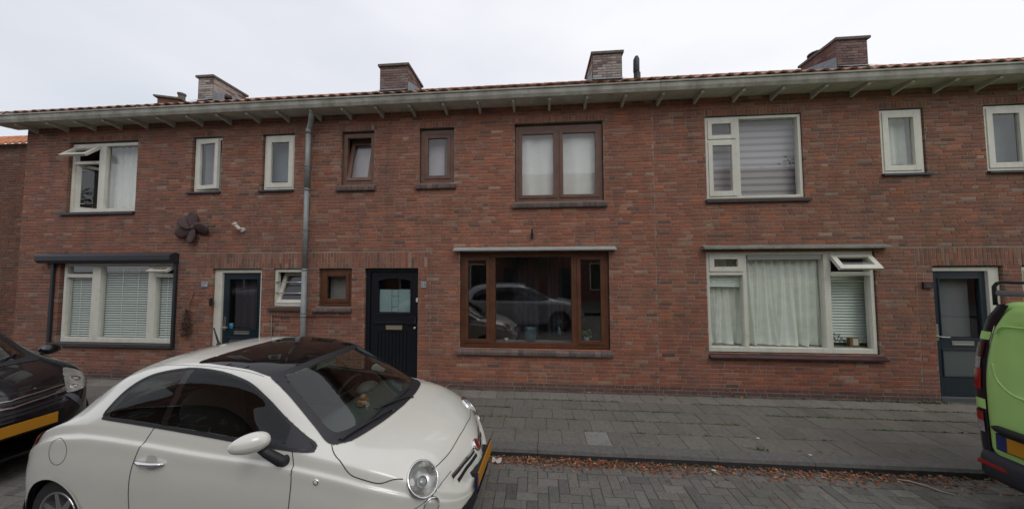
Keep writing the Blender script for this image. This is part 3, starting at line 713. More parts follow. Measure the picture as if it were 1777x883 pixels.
wb = window(hB, -.365,1.195,3.305,4.70, M_brownup, fw=.075, y0=.05, mull=[(.372,.448,3.38,4.63)], lights=[dict(r=(-.29,.372,3.38,4.60),k='sash',sw=.05),dict(r=(.448,1.12,3.38,4.60),k='sash',sw=.05)], ft=.1, label='wide brown window of two lights with pale curtains'); brown_sill(wb,-.43,1.25,3.185,3.30)
wb = window(hB, -1.37,1.262,.705,2.40, M_brownwood, fw=.085, y0=.045, mull=[(-.845,-.735,.79,2.315),(.62,.725,.79,2.315)], lights=[dict(r=(-.735,.62,.785,2.33)),dict(r=(-1.285,-.845,.79,2.315),k='sash',sw=.055),dict(r=(.725,1.177,.79,2.315),k='sash',sw=.055)], fb=.09, M_g=M_glass2, label='wide reddish brown window of three lights')
brick_sill(wb,-1.42,1.315,.59,.70)
mb = MB(); mb.poly([(-1.465,YW-.13,2.425),(1.365,YW-.13,2.425),(1.365,YW-.13,2.455),(-1.465,YW-.13,2.455)]); mb.quad((-1.465,YW-.13,2.455),(1.365,YW-.13,2.455),(1.365,YW,2.49),(-1.465,YW,2.49)); mb.quad((-1.465,YW-.13,2.425),(-1.465,YW,2.425),(1.365,YW,2.425),(1.365,YW-.13,2.425))
for xx in (-1.465,1.365): mb.poly([(xx,YW-.13,2.425),(xx,YW-.13,2.455),(xx,YW,2.49),(xx,YW,2.425)])
mb.build('drip_strip', mat('pale_metal', (.40,.42,.41), rough=.5, var=.15, vscale=6), hB)
wb = window(hB, -4.065,-3.425,1.42,2.115, M_brownwood, fw=.075, y0=.045, lights=[dict(r=(-3.99,-3.50,1.495,2.035),k='sash',sw=.06)]); brick_sill(wb,-4.165,-3.40,1.315,1.41)
# black panelled door
Yf = YW+.055; x0, x1 = -3.168, -2.154
fr_ = MB(); fr_.box(x0,x0+.075,Yf,Yf+.09,0,2.115); fr_.box(x1-.012,x1,Yf,Yf+.09,0,2.115); fr_.box(x0+.075,x1-.012,Yf+.001,Yf+.089,2.06,2.115); fr_.box(x0+.075,x1-.012,Yf-.03,Yf+.09,-.02,.04)
d = MB(); yl = Yf+.03; a_, b_ = x0+.079, x1-.016
wx0, wx1, wz0, wz1 = -2.945, -2.325, 1.295, 1.885
d.box(a_,wx0,yl,yl+.045,.045,2.055); d.box(wx1,b_,yl,yl+.045,.045,2.055); d.box(wx0,wx1,yl+.0008,yl+.0442,.955,wz0); d.box(wx0,wx1,yl+.0008,yl+.0442,.045,.20)
arch = lambda x: wz1+.05*(1-((x-(wx0+wx1)/2)/((wx1-wx0)/2))**2)
n = 16
for k in range(n):
    p = wx0+(wx1-wx0)*k/n; q = wx0+(wx1-wx0)*(k+1)/n
    A = [(p,yl+.0008,arch(p)),(q,yl+.0008,arch(q)),(q,yl+.0008,2.055),(p,yl+.0008,2.055)]; d.quad(*A); d.quad((p,yl+.03,arch(p)),(q,yl+.03,arch(q)),(q,yl,arch(q)),(p,yl,arch(p)))
    # arched moulding
    d.quad((p,yl-.012,arch(p)),(q,yl-.012,arch(q)),(q,yl-.012,arch(q)+.03),(p,yl-.012,arch(p)+.03)); d.quad((p,yl-.012,arch(p)+.03),(q,yl-.012,arch(q)+.03),(q,yl,arch(q)+.04),(p,yl,arch(p)+.04)); d.quad((p,yl+.02,arch(p)),(q,yl+.02,arch(q)),(q,yl-.012,arch(q)),(p,yl-.012,arch(p)))
d.box(wx0-.028,wx0,yl-.012,yl+.002,wz0,wz1+.03); d.box(wx1,wx1+.028,yl-.012,yl+.002,wz0,wz1+.03); d.box(wx0-.028,wx1+.028,yl-.014,yl+.002,wz0-.028,wz0)
d.box(-3.005,-2.385,yl-.028,yl,1.10,1.128); d.box(-2.40,-2.235,yl-.03,yl,1.09,1.235)
k = wx0+.004
while k < wx1-.02:
    q = min(k+.0665, wx1); d.box(k+.003,q-.003,yl+.008,yl+.03,.20,.958); k += .0685
d.box(wx0,wx1,yl+.03,yl+.0441,.2,.96)
dB = d.build('door', M_black, hB, bevel=.0025); dB['label'] = 'black front door with arched pane and vertical grooves'
fr_.build('frame', M_black, dB, bevel=.003)
mb = MB()
for k in range(n):
    p = wx0+(wx1-wx0)*k/n; q = wx0+(wx1-wx0)*(k+1)/n; mb.quad((p,yl+.02,wz0),(q,yl+.02,wz0),(q,yl+.02,arch(q)),(p,yl+.02,arch(p)))
mb.build('pane', M_glass, dB)
mb = MB()
for (p, q, r_, s_) in ((wx0+.012,-2.70,wz0+.012,1.725),(-2.565,wx1-.012,wz0+.012,1.725),(-2.693,-2.572,1.60,1.722),(-2.693,-2.572,1.405,1.593),(-2.693,-2.572,1.31,1.398)): mb.quad((p,yl+.028,r_),(q,yl+.028,r_),(q,yl+.028,s_),(p,yl+.028,s_))
mb.build('frosted_film', mat('frosted_film', (.27,.39,.39), rough=.5, var=.08, vscale=3), dB)
mb = MB(); mb.ring(-2.785,-2.475,.99,1.065,.010,yl-.014,yl); mb.box(-2.775,-2.485,yl-.009,yl-.002,1.0,1.055); mb.build('letter_slot', mat('brass', (.48,.42,.30), rough=.4, metal=.6), dB, bevel=.002)
mb = MB(); mb.lathe([(0,-.05),(.02,-.05),(.026,-.035),(.018,-.02),(.014,0),(.03,0)], (-2.225,yl,1.025), axis='y'); mb.build('knob', M_steel, dB, smooth=True)
mb = MB(); mb.box(-2.235,-2.205,yl-.03,yl,1.10,1.22); mb.build('handle', M_dark, dB, bevel=.004)
number_plate_house(hB, '25', -2.093, -1.993, 1.767, 1.872)
mb = MB(); mb.box(-2.180,-2.150,YW-.02,YW+.02,1.505,1.58); mb.build('doorbell', M_white, hB, bevel=.006)
mb = MB(); mb.box(-.085,-.045,YW-.03,YW-.006,2.64,2.74); mb.tube([(-.065,YW-.02,2.68),(-.065,YW-.08,2.70),(-.065,YW-.10,2.73)], .009, 8); mb.tube([(-.065,YW-.10,2.79),(-.065,YW-.10,2.72)], .018, 10); mb.build('lamp_bracket', M_dark, hB)

# ================= house C and its mirrored neighbour D =================
def house_c(i, label, X):
    """X maps the coordinates of house C (identity for C, mirror for D)"""
    def S(a_, b_): p, q = X(a_), X(b_); return (min(p, q), max(p, q))
    h, g, rf = house_shell(i, label)
    mir = X(0) != 0
    ops = [(2.93,4.49,3.28,4.73),(5.695,6.36,3.64,4.73),(7.235,7.90,3.64,4.73),(2.88,5.50,.70,2.38),(6.335,7.345,-.1,2.13),(7.60,8.25,1.40,2.13)]
    ops = [(*S(o[0],o[1]),o[2],o[3]) for o in ops]
    sp = [(*S(2.93-.055,4.49+.055),4.732,4.836,'soldier'),(*S(5.64,6.415),4.732,4.836,'soldier'),(*S(7.18,7.955),4.732,4.836,'soldier'),(*S(6.10,8.39),BAND[0],BAND[1],'band'),(*S(7.58,8.39),1.245,1.312,'soldier')]
    brick_wall(HX[i], HX[i+1], ops, sp, joints=[(X(6.10),0,2.13)], parent=h, recess=[(*S(7.58,8.39),0,1.245,.02)])
    Q = lambda *r: (*S(r[0], r[1]), r[2], r[3])
    k_l = 'side_r' if mir else 'side_l'
    w1 = window(h, *S(2.935,4.485), 3.29, 4.71, WHITE, fw=.045, y0=.02, dep=.09, mull=[Q(3.435,3.50,3.335,4.665),Q(2.98,3.435,4.285,4.325)],
        lights=[dict(r=Q(3.50,4.44,3.335,4.64)),dict(r=Q(2.985,3.43,4.33,4.66),k='sash',sw=.065,ov=.004),dict(r=Q(2.985,3.43,3.335,4.28),k='sash',sw=.065,ov=.004,swb=.09)], label='wide white window with striped blind'); slab_sill(w1, *S(2.90,4.56), 3.215, 3.275)
    for a_, b_ in ((5.705,6.34),(7.245,7.885)):
        w2 = window(h, *S(a_, b_), 3.65, 4.71, WHITE, fw=.04, y0=.02, dep=.08, lights=[dict(r=Q(a_+.045,b_-.045,3.695,4.665),k='sash',sw=.085,ov=.004)], label='narrow white window'); slab_sill(w2, *S(a_-.03,b_+.07), 3.60, 3.645, proj=.045)
    w3 = window(h, *S(2.885,5.485), .71, 2.375, WHITE, fw=.05, y0=.02, dep=.10, mull=[Q(3.475,3.535,.78,2.33),Q(4.74,4.835,.78,2.33),Q(2.935,3.475,1.985,2.045),Q(4.835,5.435,1.975,2.035)], fb=.075,
        lights=[dict(r=Q(3.535,4.74,.785,2.33)),dict(r=Q(2.935,3.475,.785,1.985)),dict(r=Q(4.835,5.435,.785,1.975)),dict(r=Q(2.94,3.47,2.05,2.33),k='sash',sw=.075,ov=.004),dict(r=Q(4.845,5.43,2.05,2.33),k='awning',a=38,sw=.06,ov=.02)], label='wide white window with its right top light open')
    w3.select_set(False)
    mb = MB(); a_, b_ = S(3.56,4.72); mb.box(a_, b_, YW+.03, YW+.075, 2.245, 2.325); mb.build('vent_strip', mat('pale_grey_metal', (.42,.42,.42), rough=.4), w3, bevel=.004)
    mb = MB(); a_, b_ = S(2.87,5.56); 
    P = [(YW-.075,.615),(YW-.075,.64),(YW+.05,.70),(YW+.05,.615)]; A = [(a_,p,q) for p,q in P]; B = [(b_,p,q) for p,q in P]
    for k in range(4): mb.quad(A[k], B[k], B[(k+1)%4], A[(k+1)%4])
    mb.poly(A); mb.poly(B[::-1]); mb.build('sill', mat('sill_tile', (.055,.027,.030), rough=.35, var=.2), w3)
    mb = MB(); a_, b_ = S(2.80,5.66); mb.box(a_, b_, YW-.12, YW-.008, 2.42, 2.45); mb.quad((a_,YW-.12,2.4502),(b_,YW-.12,2.4502),(b_,YW,2.485),(a_,YW,2.485)); mb.build('drip_strip', mat('aged_strip', (.22,.24,.21), rough=.6, var=.3, vscale=8), h)
    o, yl = modern_door(h, *S(6.34,7.335), *((.035,.15) if not mir else (.15,.035)), not mir, 'dark blue door with a long frosted pane')
    a_, b_ = S(7.61,8.24); w4 = window(h, a_, b_, 1.41, 2.11, WHITE, fw=.055, y0=.03, lights=[dict(r=(a_+.055,b_-.055,1.465,2.055),k='sash',sw=.06)]); slab_sill(w4, a_-.05, b_+.03, 1.335, 1.40)
    return h, g, rf
hC, gC, rC = house_c(2, 'right brick house with cream window frames and open top light', lambda x: x)
hD, gD, rD = house_c(3, 'brick house beyond the right edge, mirror image of its neighbour', lambda x: 16.78-x)
mb = MB(); mb.box(6.16,6.30,YW-.035,YW-.006,1.77,1.875); npl = mb.build('name_plate', mat('dark_plate', (.045,.025,.024), rough=.4), hC, bevel=.005)
mb = MB(); mb.box(6.185,6.255,YW-.037,YW-.0355,1.835,1.840); mb.box(6.185,6.275,YW-.037,YW-.0355,1.80,1.806); mb.box(6.20,6.245,YW-.037,YW-.0355,1.817,1.822); mb.build('lettering', mat('plate_ink', (.16,.13,.14), rough=.5), npl)
# chimneys and roof pipes
chimney(rA, -8.80,-8.37,7.0,7.88,7.12,1,pale=.75)
chimney(rB, -3.84,-3.127,7.0,7.88,7.125,1,pots=(),pale=.22)
chimney(rB, 1.36,2.03,7.0,7.88,7.12,-1,pots=((1.52,7.35,.045,.14,M_dark),),pale=.55)
chimney(rC, 6.656,7.288,7.0,7.88,7.115,-1,pots=((6.80,7.65,.12,.10,M_dark),),pale=.15)
chimney(rD, 16.78-3.9,16.78-3.2,7.0,7.88,7.12,-1,pale=.3)
mb = MB(); mb.tube([(2.37,7.0,6.3),(2.37,7.0,6.62)], .075, 12); mb.tube([(2.37,7.0,6.55),(2.36,7.0,6.98)], .052, 12); mb.tube([(2.36,7.0,6.60),(2.355,7.0,6.66),(2.36,7.0,6.95),(2.365,7.0,7.02)], [.055,.07,.068,.04], 12)
o = mb.build('flue_pipe', mat('flue_black', (.012,.012,.015), rough=.5), rC, smooth=True)
mb = MB(); mb.tube([(-7.93,7.0,6.2),(-7.93,7.0,6.58)], .05, 10); mb.tube([(-7.93,7.0,6.5),(-7.93,7.0,6.6)], .075, 10); mb.build('vent_pipe', MATS['flue_black'], rA, smooth=True)

# ================= neighbouring buildings on the left =================
nb = thing('brick_shed', (-14.5, 6.5, 0), 'low brick building with orange tiled roof beside the left house', 'building')
brick = MB().use(M_brick); ys = 6.5
for k in range(int(5.3/CH)):
    x = -18-rnd.uniform(0,.2); z = k*CH
    while x < -10.63:
        l = .22 if rnd.random() < .7 else .11
        if z > 1.0 or x > -14: brick_face(brick, x, min(x+l,-10.62), z, z+CH, ys, tuple(c*.62 for c in brick_col(20, z)), depth=.01)
        x += l
brick.use(M_mortar); brick.quad((-18.2,ys+.003,-.1),(-10.62,ys+.003,-.1),(-10.62,ys+.003,5.33),(-18.2,ys+.003,5.33)); brick.quad((-18.2,ys+.003,-.1),(-18.2,ys+3.5,-.1),(-18.2,ys+3.5,5.3),(-18.2,ys+.003,5.33))
brick.build('wall', None, nb)
mb = MB(); nx = 360
for r_ in range(6):
    for k in range(nx):
        xa = -18.3+k*7.7/nx; xb = xa+7.7/nx; t = math.floor(xa/.205); random.seed(int(t)*7+r_); v = random.uniform(.8, 1.2); h_ = lambda x: .03*max(0, math.sin((x/.205 % 1)*math.pi*1.6))
        ya = ys-.12+r_*.33; za = 5.28+r_*.20; c = (.48*v,.18*v,.08*v)
        mb.quad((xa,ya,za+h_(xa)+.02),(xb,ya,za+h_(xb)+.02),(xb,ya+.33,za+.20+h_(xb)),(xa,ya+.33,za+.20+h_(xa)), c); mb.quad((xa,ya,za+h_(xa)-.02),(xb,ya,za+h_(xb)-.02),(xb,ya,za+h_(xb)+.02),(xa,ya,za+h_(xa)+.02), c)
mb.build('roof', M_tile, nb)
fb = thing('gabled_house', (-15.0, 13.0, 0), 'distant brick house whose ridge chimney shows above the left roof', 'house')
mb = MB(); mb.box(-17.3,-12.5,10.5,15.5,-.1,7.2); mb.poly([(-17.3,10.5,7.2),(-17.3,15.5,7.2),(-17.3,13.0,9.2)]); mb.poly([(-12.5,10.5,7.2),(-12.5,13.0,9.2),(-12.5,15.5,7.2)]); mb.build('wall', MATS['plain_brick'], fb)
mb = MB(); mb.quad((-17.4,10.3,7.05),(-12.4,10.3,7.05),(-12.4,13,9.25),(-17.4,13,9.25), (.3,.12,.06)); mb.quad((-17.4,15.7,7.05),(-17.4,13,9.25),(-12.4,13,9.25),(-12.4,15.7,7.05), (.3,.12,.06)); rr_ = mb.build('roof', M_tile, fb)
zc = CAM_H
mb = MB().use(MATS['plain_brick']); Mz = Matrix.Translation((-17.5,13.0,0)) @ Matrix.Rotation(R(20), 4, 'Z'); mb.box(-.42,.42,-.42,.42,8.0,10.22, Mz); mb.use(MATS['chimney_cap']); mb.box(-.52,.52,-.52,.52,10.22,10.30, Mz); mb.lathe([(.13,0),(.13,.28),(.16,.30),(.16,.38),(0,.4)], (-17.2,13.0,10.30), n=12); mb.build('chimney', None, rr_)

# ================= things behind the glass and on the facade =================
curtain(-9.0,-8.03,3.36,4.70,YW+.26,'white pleated curtain in the right half of the upper left window',pleat=.16,seed=2)
curtain(-9.60,-9.25,3.36,4.70,YW+.75,'white curtain bunched behind the open upper left sash',pleat=.09,seed=3)
def roller(x0, x1, z0, z1, y, label, m_):
    t = MB(); t.quad((x0,y,z0),(x1,y,z0),(x1,y,z1),(x0,y,z1)); t.box(x0,x1,y-.01,y+.012,z0-.015,z0); t.tube([(x0,y+.02,z1),(x1,y+.02,z1)], .025, 10)
    return tag(t.build('roller_blind', m_, loc=((x0+x1)/2, y, z0)), label, 'blind')
roller(-6.76,-6.17,3.68,4.68,YW+.22,'grey roller blind behind the slightly open narrow window',mat('blind_grey', (.27,.30,.34), rough=.9, var=.08))
roller(-5.27,-4.65,3.68,4.68,YW+.22,'blue grey roller blind behind the narrow window left of the downpipe',mat('blind_bluegrey', (.17,.215,.25), rough=.9, var=.08))
roller(-3.66,-3.05,3.72,4.66,YW+.30,'pale roller blind behind the tilted brown window',mat('blind_pale', (.62,.57,.60), rough=.9, var=.05))
roller(-3.97,-3.52,1.52,2.02,YW+.20,'grey film blind in the small brown window beside the downpipe',mat('film_grey', (.26,.27,.25), rough=.9, var=.25, vscale=3))
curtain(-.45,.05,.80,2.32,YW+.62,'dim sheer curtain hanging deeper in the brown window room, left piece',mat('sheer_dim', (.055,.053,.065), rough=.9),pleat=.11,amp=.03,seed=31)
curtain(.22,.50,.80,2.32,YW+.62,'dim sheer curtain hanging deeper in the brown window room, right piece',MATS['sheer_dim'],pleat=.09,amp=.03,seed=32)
roller(-2.13,-1.51,3.72,4.66,YW+.22,'pale roller blind behind the closed small brown window',MATS['blind_pale'])
curtain(-.34,.40,3.34,4.66,YW+.165,'off white curtain in the left half of the wide brown upper window',pleat=.5,amp=.014,seed=8)
curtain(.42,1.17,3.34,4.66,YW+.165,'off white curtain in the right half of the wide brown upper window',pleat=.6,amp=.012,seed=9)
def zebra(x0, x1, z0, z1, y, label):
    t = thing('roller_blind', ((x0+x1)/2, y, z0), label, 'blind'); n = 11; h_ = (z1-z0)/n; a_ = MB(); b_ = MB()
    for k in range(n):
        a_.quad((x0,y,z0+k*h_),(x1,y,z0+k*h_),(x1,y,z0+(k+.62)*h_),(x0,y,z0+(k+.62)*h_)); b_.quad((x0,y+.002,z0+(k+.62)*h_),(x1,y+.002,z0+(k+.62)*h_),(x1,y+.002,z0+(k+1)*h_),(x0,y+.002,z0+(k+1)*h_))
    a_.build('opaque_stripe', mat('stripe_a', (.55,.50,.51), rough=.9), t); b_.build('sheer_stripe', mat('stripe_b', (.33,.34,.37), rough=.9), t); return t
zebra(2.99,3.49,3.34,4.66,YW+.2,'striped roller blind in the narrow left part of the upper right window'); zebra(3.50,4.62,3.34,4.66,YW+.2,'striped roller blind in the broad part of the upper right window')
curtain(5.72,6.46,3.68,4.68,YW+.2,'grey curtain in the narrow cream window above the right door',M_curtain2,pleat=.2,seed=11)
roller(7.26,8.05,3.68,4.68,YW+.2,'grey roller blind in the window at the upper right edge of the photo',mat('blind_green', (.17,.22,.22), rough=.9, var=.2, vscale=3))
# lower left blinds
venetian(-9.50,-8.93,.77,1.96,YW+.125,'narrow white slatted blind at the left of the lower left window',tapes=(-9.28,))
venetian(-8.73,-7.67,.77,2.17,YW+.125,'broad white slatted blind in the middle of the lower left window',tapes=(-8.33,-7.98))
venetian(-7.49,-7.12,.77,2.0,YW+.125,'narrow white slatted blind at the right of the lower left window',tapes=(-7.32,))
# lower right window
curtain(2.93,3.66,.80,2.30,YW+.20,'grey curtain in the narrow left light of the lower right window',M_curtain2,pleat=.12,amp=.02,flare=1,seed=21)
curtain(3.52,4.96,.80,2.25,YW+.145,'long grey pleated curtain in the middle of the lower right window',M_curtain2,pleat=.135,amp=.022,flare=1.3,seed=22)
venetian(4.82,5.66,.84,2.02,YW+.235,'white slatted blind behind the open top light',pitch=.048,tilt=60)
venetian(2.95,3.52,1.78,2.0,YW+.115,'half raised slatted blind above the grey curtain',pitch=.03,tilt=55,w=.03,bend=2.)
bx = MB(); bx.box(5.19,5.33,YW+.135,YW+.19,.80,.945); bxo = bx.build('box', mat('cardboard', (.22,.11,.05), rough=.9), loc=(5.26,YW+.18,.8), bevel=.002); tag(bxo, 'small brown cardboard box on the sill beside the toy bicycle', 'box')
mb = MB(); mb.box(5.235,5.315,YW+.1325,YW+.1347,.82,.93); mb.build('paper_label', M_white, bxo)
# window board of the lower right window
bk = thing('toy_bicycle', (5.0, YW+.15, .80), 'small black model bicycle on the sill of the lower right window', 'model bicycle')
mb = MB(); yy = YW+.15
for cx in (4.90, 5.12):
    w_ = MB(); w_.tube([(cx+.075*math.cos(t), yy, .875+.075*math.sin(t)) for t in [6.2832*k/20 for k in range(21)]], .005, 5, cap=False)
    for k in range(6):
        t = math.pi*k/6; w_.tube([(cx-.072*math.cos(t),yy,.875-.072*math.sin(t)),(cx+.072*math.cos(t),yy,.875+.072*math.sin(t))], .0012, 4)
    w_.build('wheel', M_dark, bk)
for a_, b_ in (((4.90,.875),(4.935,1.0)),((4.935,.985),(5.0,.88)),((4.935,.985),(5.04,.965)),((5.0,.88),(5.045,.985)),((5.0,.88),(5.12,.875)),((5.04,.96),(5.12,.875)),((4.90,1.01),(4.975,1.005))): mb.tube([(a_[0],yy,a_[1]),(b_[0],yy,b_[1])], .005, 6)
mb.tube([(4.94,yy-.04,1.01),(4.935,yy,1.005),(4.94,yy+.04,1.01)], .004, 6); mb.sphere((5.045,yy,.99), .018, sc=(1.4,.7,.35)); mb.build('frame', M_dark, bk)
# inner window boards so that things behind the glass rest on something
for (hh, a_, b_, z_) in ((hC,2.90,5.47,.79),(hB,-1.30,1.20,.775),(hA,-9.55,-7.08,.745),(hB,-.33,1.16,3.33),(hB,-3.98,-3.51,1.49)):
    mb = MB(); mb.box(a_,b_,YW+.125,YW+.36,z_-.03,z_); mb.build('window_board', mat('board', (.30,.29,.27), rough=.5), hh)
def pot(x, y, z, r, h, m_, label, cat, prof=None):
    t = thing('potted_plant' if cat == 'plant' else cat.replace(' ','_'), (x,y,z), label, cat); mb = MB(); mb.lathe(prof or [(0,0),(r*.7,0),(r,h),(r*.9,h),(r*.85,h*.85),(0,h*.85)], (x,y,z), n=20); mb.build('pot', m_, t, smooth=True); return t
vz = .775
pot(-.11, YW+.25, vz, .11, .25, mat('glaze_teal', (.10,.17,.19), rough=.4, var=.3, vscale=10), 'teal grey vase on the sill of the wide brown window', 'vase', [(0,0),(.075,0),(.10,.06),(.118,.14),(.108,.22),(.115,.245),(.10,.245),(.095,.22),(0,.1)])
pp = pot(.90, YW+.24, vz, .055, .10, mat('pot_pale', (.35,.42,.40), rough=.4), 'small leafy green plant in a pale pot in the brown window', 'plant')
mb = MB()
for k in range(70):
    a_ = rnd.uniform(0, 6.283); rr = rnd.uniform(.02, .17); z_ = vz+.10+rnd.uniform(.0, .13); c = Vector((.90+rr*math.cos(a_), YW+.24+rr*.45*math.sin(a_), z_)); s_ = rnd.uniform(.022, .038); u = Vector((rnd.gauss(0,1),rnd.gauss(0,1),rnd.gauss(0,.6))).normalized()*s_; v_ = u.cross(Vector((rnd.gauss(0,1),rnd.gauss(0,1),rnd.gauss(0,1)))).normalized()*s_*.45; g_ = rnd.uniform(.7, 1.4)
    mb.quad(c-u, c+v_, c+u, c-v_, (.10*g_,.22*g_,.06*g_))
    if k % 5 == 0: mb.tube([(.90,YW+.24,vz+.09), tuple(c)], .002, 4, col=(.05,.09,.03))
mb.build('foliage', M_green, pp)
pot(-.555, YW+.22, vz, .04, .055, M_white, 'small white candle cup on the left of the brown window sill', 'candle cup')
pw = pot(.68, YW+.29, 3.33, .07, .08, M_white, 'pale round plant in front of the curtain of the brown upper window', 'plant')
mb = MB()
for k in range(160):
    a_ = rnd.uniform(0, 6.283); b_ = rnd.uniform(-.2, 1.4); rr = .085*rnd.uniform(.5, 1); c = Vector((.68+rr*math.cos(a_)*math.cos(b_), YW+.22+rr*.5*math.sin(a_), 3.40+rr*1.1*math.sin(b_))); u = Vector((rnd.gauss(0,1),rnd.gauss(0,1),rnd.gauss(0,1))).normalized()*.017; v_ = u.cross(Vector((rnd.gauss(0,1),1,rnd.gauss(0,1)))).normalized()*.008
    mb.quad(c-u, c+v_, c+u, c-v_, (.3,.34,.24))
mb.build('foliage', M_green, pw)
hp = thing('hanging_ornament', (.41, YW+.2, 2.3), 'teal glass pendant hanging on a thread in the brown window', 'ornament')
mb = MB(); mb.tube([(.41,YW+.2,2.31),(.41,YW+.2,1.0)], .0012, 4); mb.build('thread', M_dark, hp); mb = MB(); mb.lathe([(0,.0),(.03,.02),(.045,.06),(.02,.11),(.008,.15),(0,.155)], (.41,YW+.2,.90), n=14); mb.build('drop', MATS['glaze_teal'], hp, smooth=True)
# facade ornaments
pr = thing('metal_propeller', (-6.62, YW-.04, 2.90), 'large rusty brown five bladed propeller mounted on the wall beside the left door', 'wall ornament')
hub = Vector((-6.60, YW-.06, 2.92))
mb = MB(); mb.lathe([(0,-.06),(.03,-.06),(.055,-.03),(.06,.05)], tuple(hub), axis='y', n=16); mb.build('hub', M_rust, pr, smooth=True)
for ang, ln, wd, tw in ((97,.31,.085,50),(150,.36,.125,20),(198,.40,.135,-10),(258,.31,.12,15),(352,.34,.13,30)):
    mb = MB(); a_ = R(ang); u = Vector((math.cos(a_), 0, math.sin(a_))); v_ = Vector((-math.sin(a_), 0, math.cos(a_))); P = []
    for i in range(15):
        t = i/14; c = hub+u*(.03+(ln-.03)*t); ww = wd*math.sqrt(max(0, math.sin(math.pi*min(1, (.16+.84*t)**1.25)))) if t < 1 else .01; ww = max(ww, .012)
        q = R(tw)*(1-.4*t); dv = v_*math.cos(q)+Vector((0,-1,0))*math.sin(q); P.append([tuple(c+dv*ww*s_+Vector((0,-.012*(1-s_*s_)-.02,0))) for s_ in (-1,-.6,-.2,.2,.6,1)])
    mb.grid(P); o = mb.build('blade', M_rust, pr, smooth=True); sm = o.modifiers.new('thick', 'SOLIDIFY'); sm.thickness = .008
cm = thing('security_lamp', (-5.68, YW-.03, 2.90), 'small white floodlight on a bracket above the left door', 'outdoor lamp')
mb = MB(); mb.lathe([(0,-.03),(.045,-.03),(.045,0)], (-5.63,YW-.006,2.87), axis='y', n=16); mb.tube([(-5.63,YW-.03,2.87),(-5.65,YW-.07,2.90)], .018, 10); mb.build('bracket', M_white, cm)
mb = MB(); mb.tube([(-5.635,YW-.07,2.875),(-5.70,YW-.11,2.96)], .032, 12); mb.tube([(-5.69,YW-.11,2.955),(-5.71,YW-.12,2.985)], [.04,.047], 12); mb.build('lamp_head', M_white, cm, smooth=False, bevel=.004)
dr = thing('dried_flower_bunch', (-6.68, YW-.03, 1.2), 'bunch of dried brown flowers hanging on the wall left of the left door', 'dried flowers')
mb = MB(); mb.tube([(-6.60,YW-.02,1.66),(-6.64,YW-.03,1.50),(-6.66,YW-.04,1.38)], .006, 6, col=(.05,.035,.025)); mb.build('stem', M_leaf, dr)
mb = MB()
for k in range(420):
    t = rnd.random()**.8; z_ = 1.36-t*.52; ww = .035+.10*math.sin(min(1, t*1.5)*2.2); c = Vector((-6.67+rnd.gauss(0,.45)*ww-.02*t, YW-.045-abs(rnd.gauss(0,.4))*ww*.6, z_)); s_ = rnd.uniform(.008, .022); u = Vector((rnd.gauss(0,.6),rnd.gauss(0,.5),rnd.gauss(-1,.5))).normalized()*s_*1.6; v_ = u.cross(Vector((rnd.gauss(0,1),rnd.gauss(0,1),.1))).normalized()*s_*.5; g_ = rnd.uniform(.5, 1.6)
    mb.quad(c-u, c+v_, c+u, c-v_, (.075*g_,.045*g_,.03*g_))
mb.build('flower_head', M_leaf, dr)
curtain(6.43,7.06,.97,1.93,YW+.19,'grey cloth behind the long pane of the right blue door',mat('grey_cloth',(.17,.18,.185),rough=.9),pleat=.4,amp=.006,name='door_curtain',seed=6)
# ------------------------------------------------------------------ vehicle tools
def pchip(xs, ys):
    xs = np.array(xs, float); ys = np.array(ys, float); h = np.diff(xs); d = np.diff(ys)/h; m_ = np.zeros(len(xs))
    m_[0] = d[0]; m_[-1] = d[-1]
    for k in range(1, len(xs)-1):
        if d[k-1]*d[k] > 0:
            w1 = 2*h[k]+h[k-1]; w2 = h[k]+2*h[k-1]; m_[k] = (w1+w2)/(w1/d[k-1]+w2/d[k])
    def f(x):
        x = np.clip(np.asarray(x, float), xs[0], xs[-1]); i = np.clip(np.searchsorted(xs, x)-1, 0, len(xs)-2); t = (x-xs[i])/h[i]
        return (2*t**3-3*t**2+1)*ys[i]+(t**3-2*t**2+t)*h[i]*m_[i]+(-2*t**3+3*t**2)*ys[i+1]+(t**3-t**2)*h[i]*m_[i+1]
    return f
def curve(pts, n=8, closed=False):
    """Catmull-Rom through 2D points"""
    P = [np.array(p, float) for p in pts]; out_ = []; N_ = len(P)
    for i in range(N_ if closed else N_-1):
        g = lambda k: P[k % N_] if closed else P[min(max(k, 0), N_-1)]
        a_, b_, c_, d_ = g(i-1), g(i), g(i+1), g(i+2)
        for k in range(n):
            t = k/n; out_.append(.5*((2*b_)+(-a_+c_)*t+(2*a_-5*b_+4*c_-d_)*t*t+(-a_+3*b_-3*c_+d_)*t**3))
    if not closed: out_.append(P[-1])
    return np.array(out_)
def sdf(P, poly):
    """signed distance (negative inside) and nearest point for an array of 2D points"""
    P = np.asarray(P, float); poly = np.asarray(poly, float); A = poly; B = np.roll(poly, -1, 0)
    best = np.full(len(P), 1e9); near = np.zeros_like(P); ins = np.zeros(len(P), bool)
    for a_, b_ in zip(A, B):
        d = b_-a_; l = d@d
        if l < 1e-14: continue
        t = np.clip(((P-a_)@d)/l, 0, 1); q = a_+t[:, None]*d; e_ = np.hypot(*(P-q).T); m_ = e_ < best
        best[m_] = e_[m_]; near[m_] = q[m_]
        c = (a_[1] > P[:, 1]) != (b_[1] > P[:, 1])
        xi = a_[0]+(P[:, 1]-a_[1])/(b_[1]-a_[1]+1e-15)*(b_[0]-a_[0]); ins ^= c & (P[:, 0] < xi)
    return np.where(ins, -best, best), near
AX = {'side': (0, 2, 1), 'front': (1, 2, 0), 'top': (0, 1, 2)}
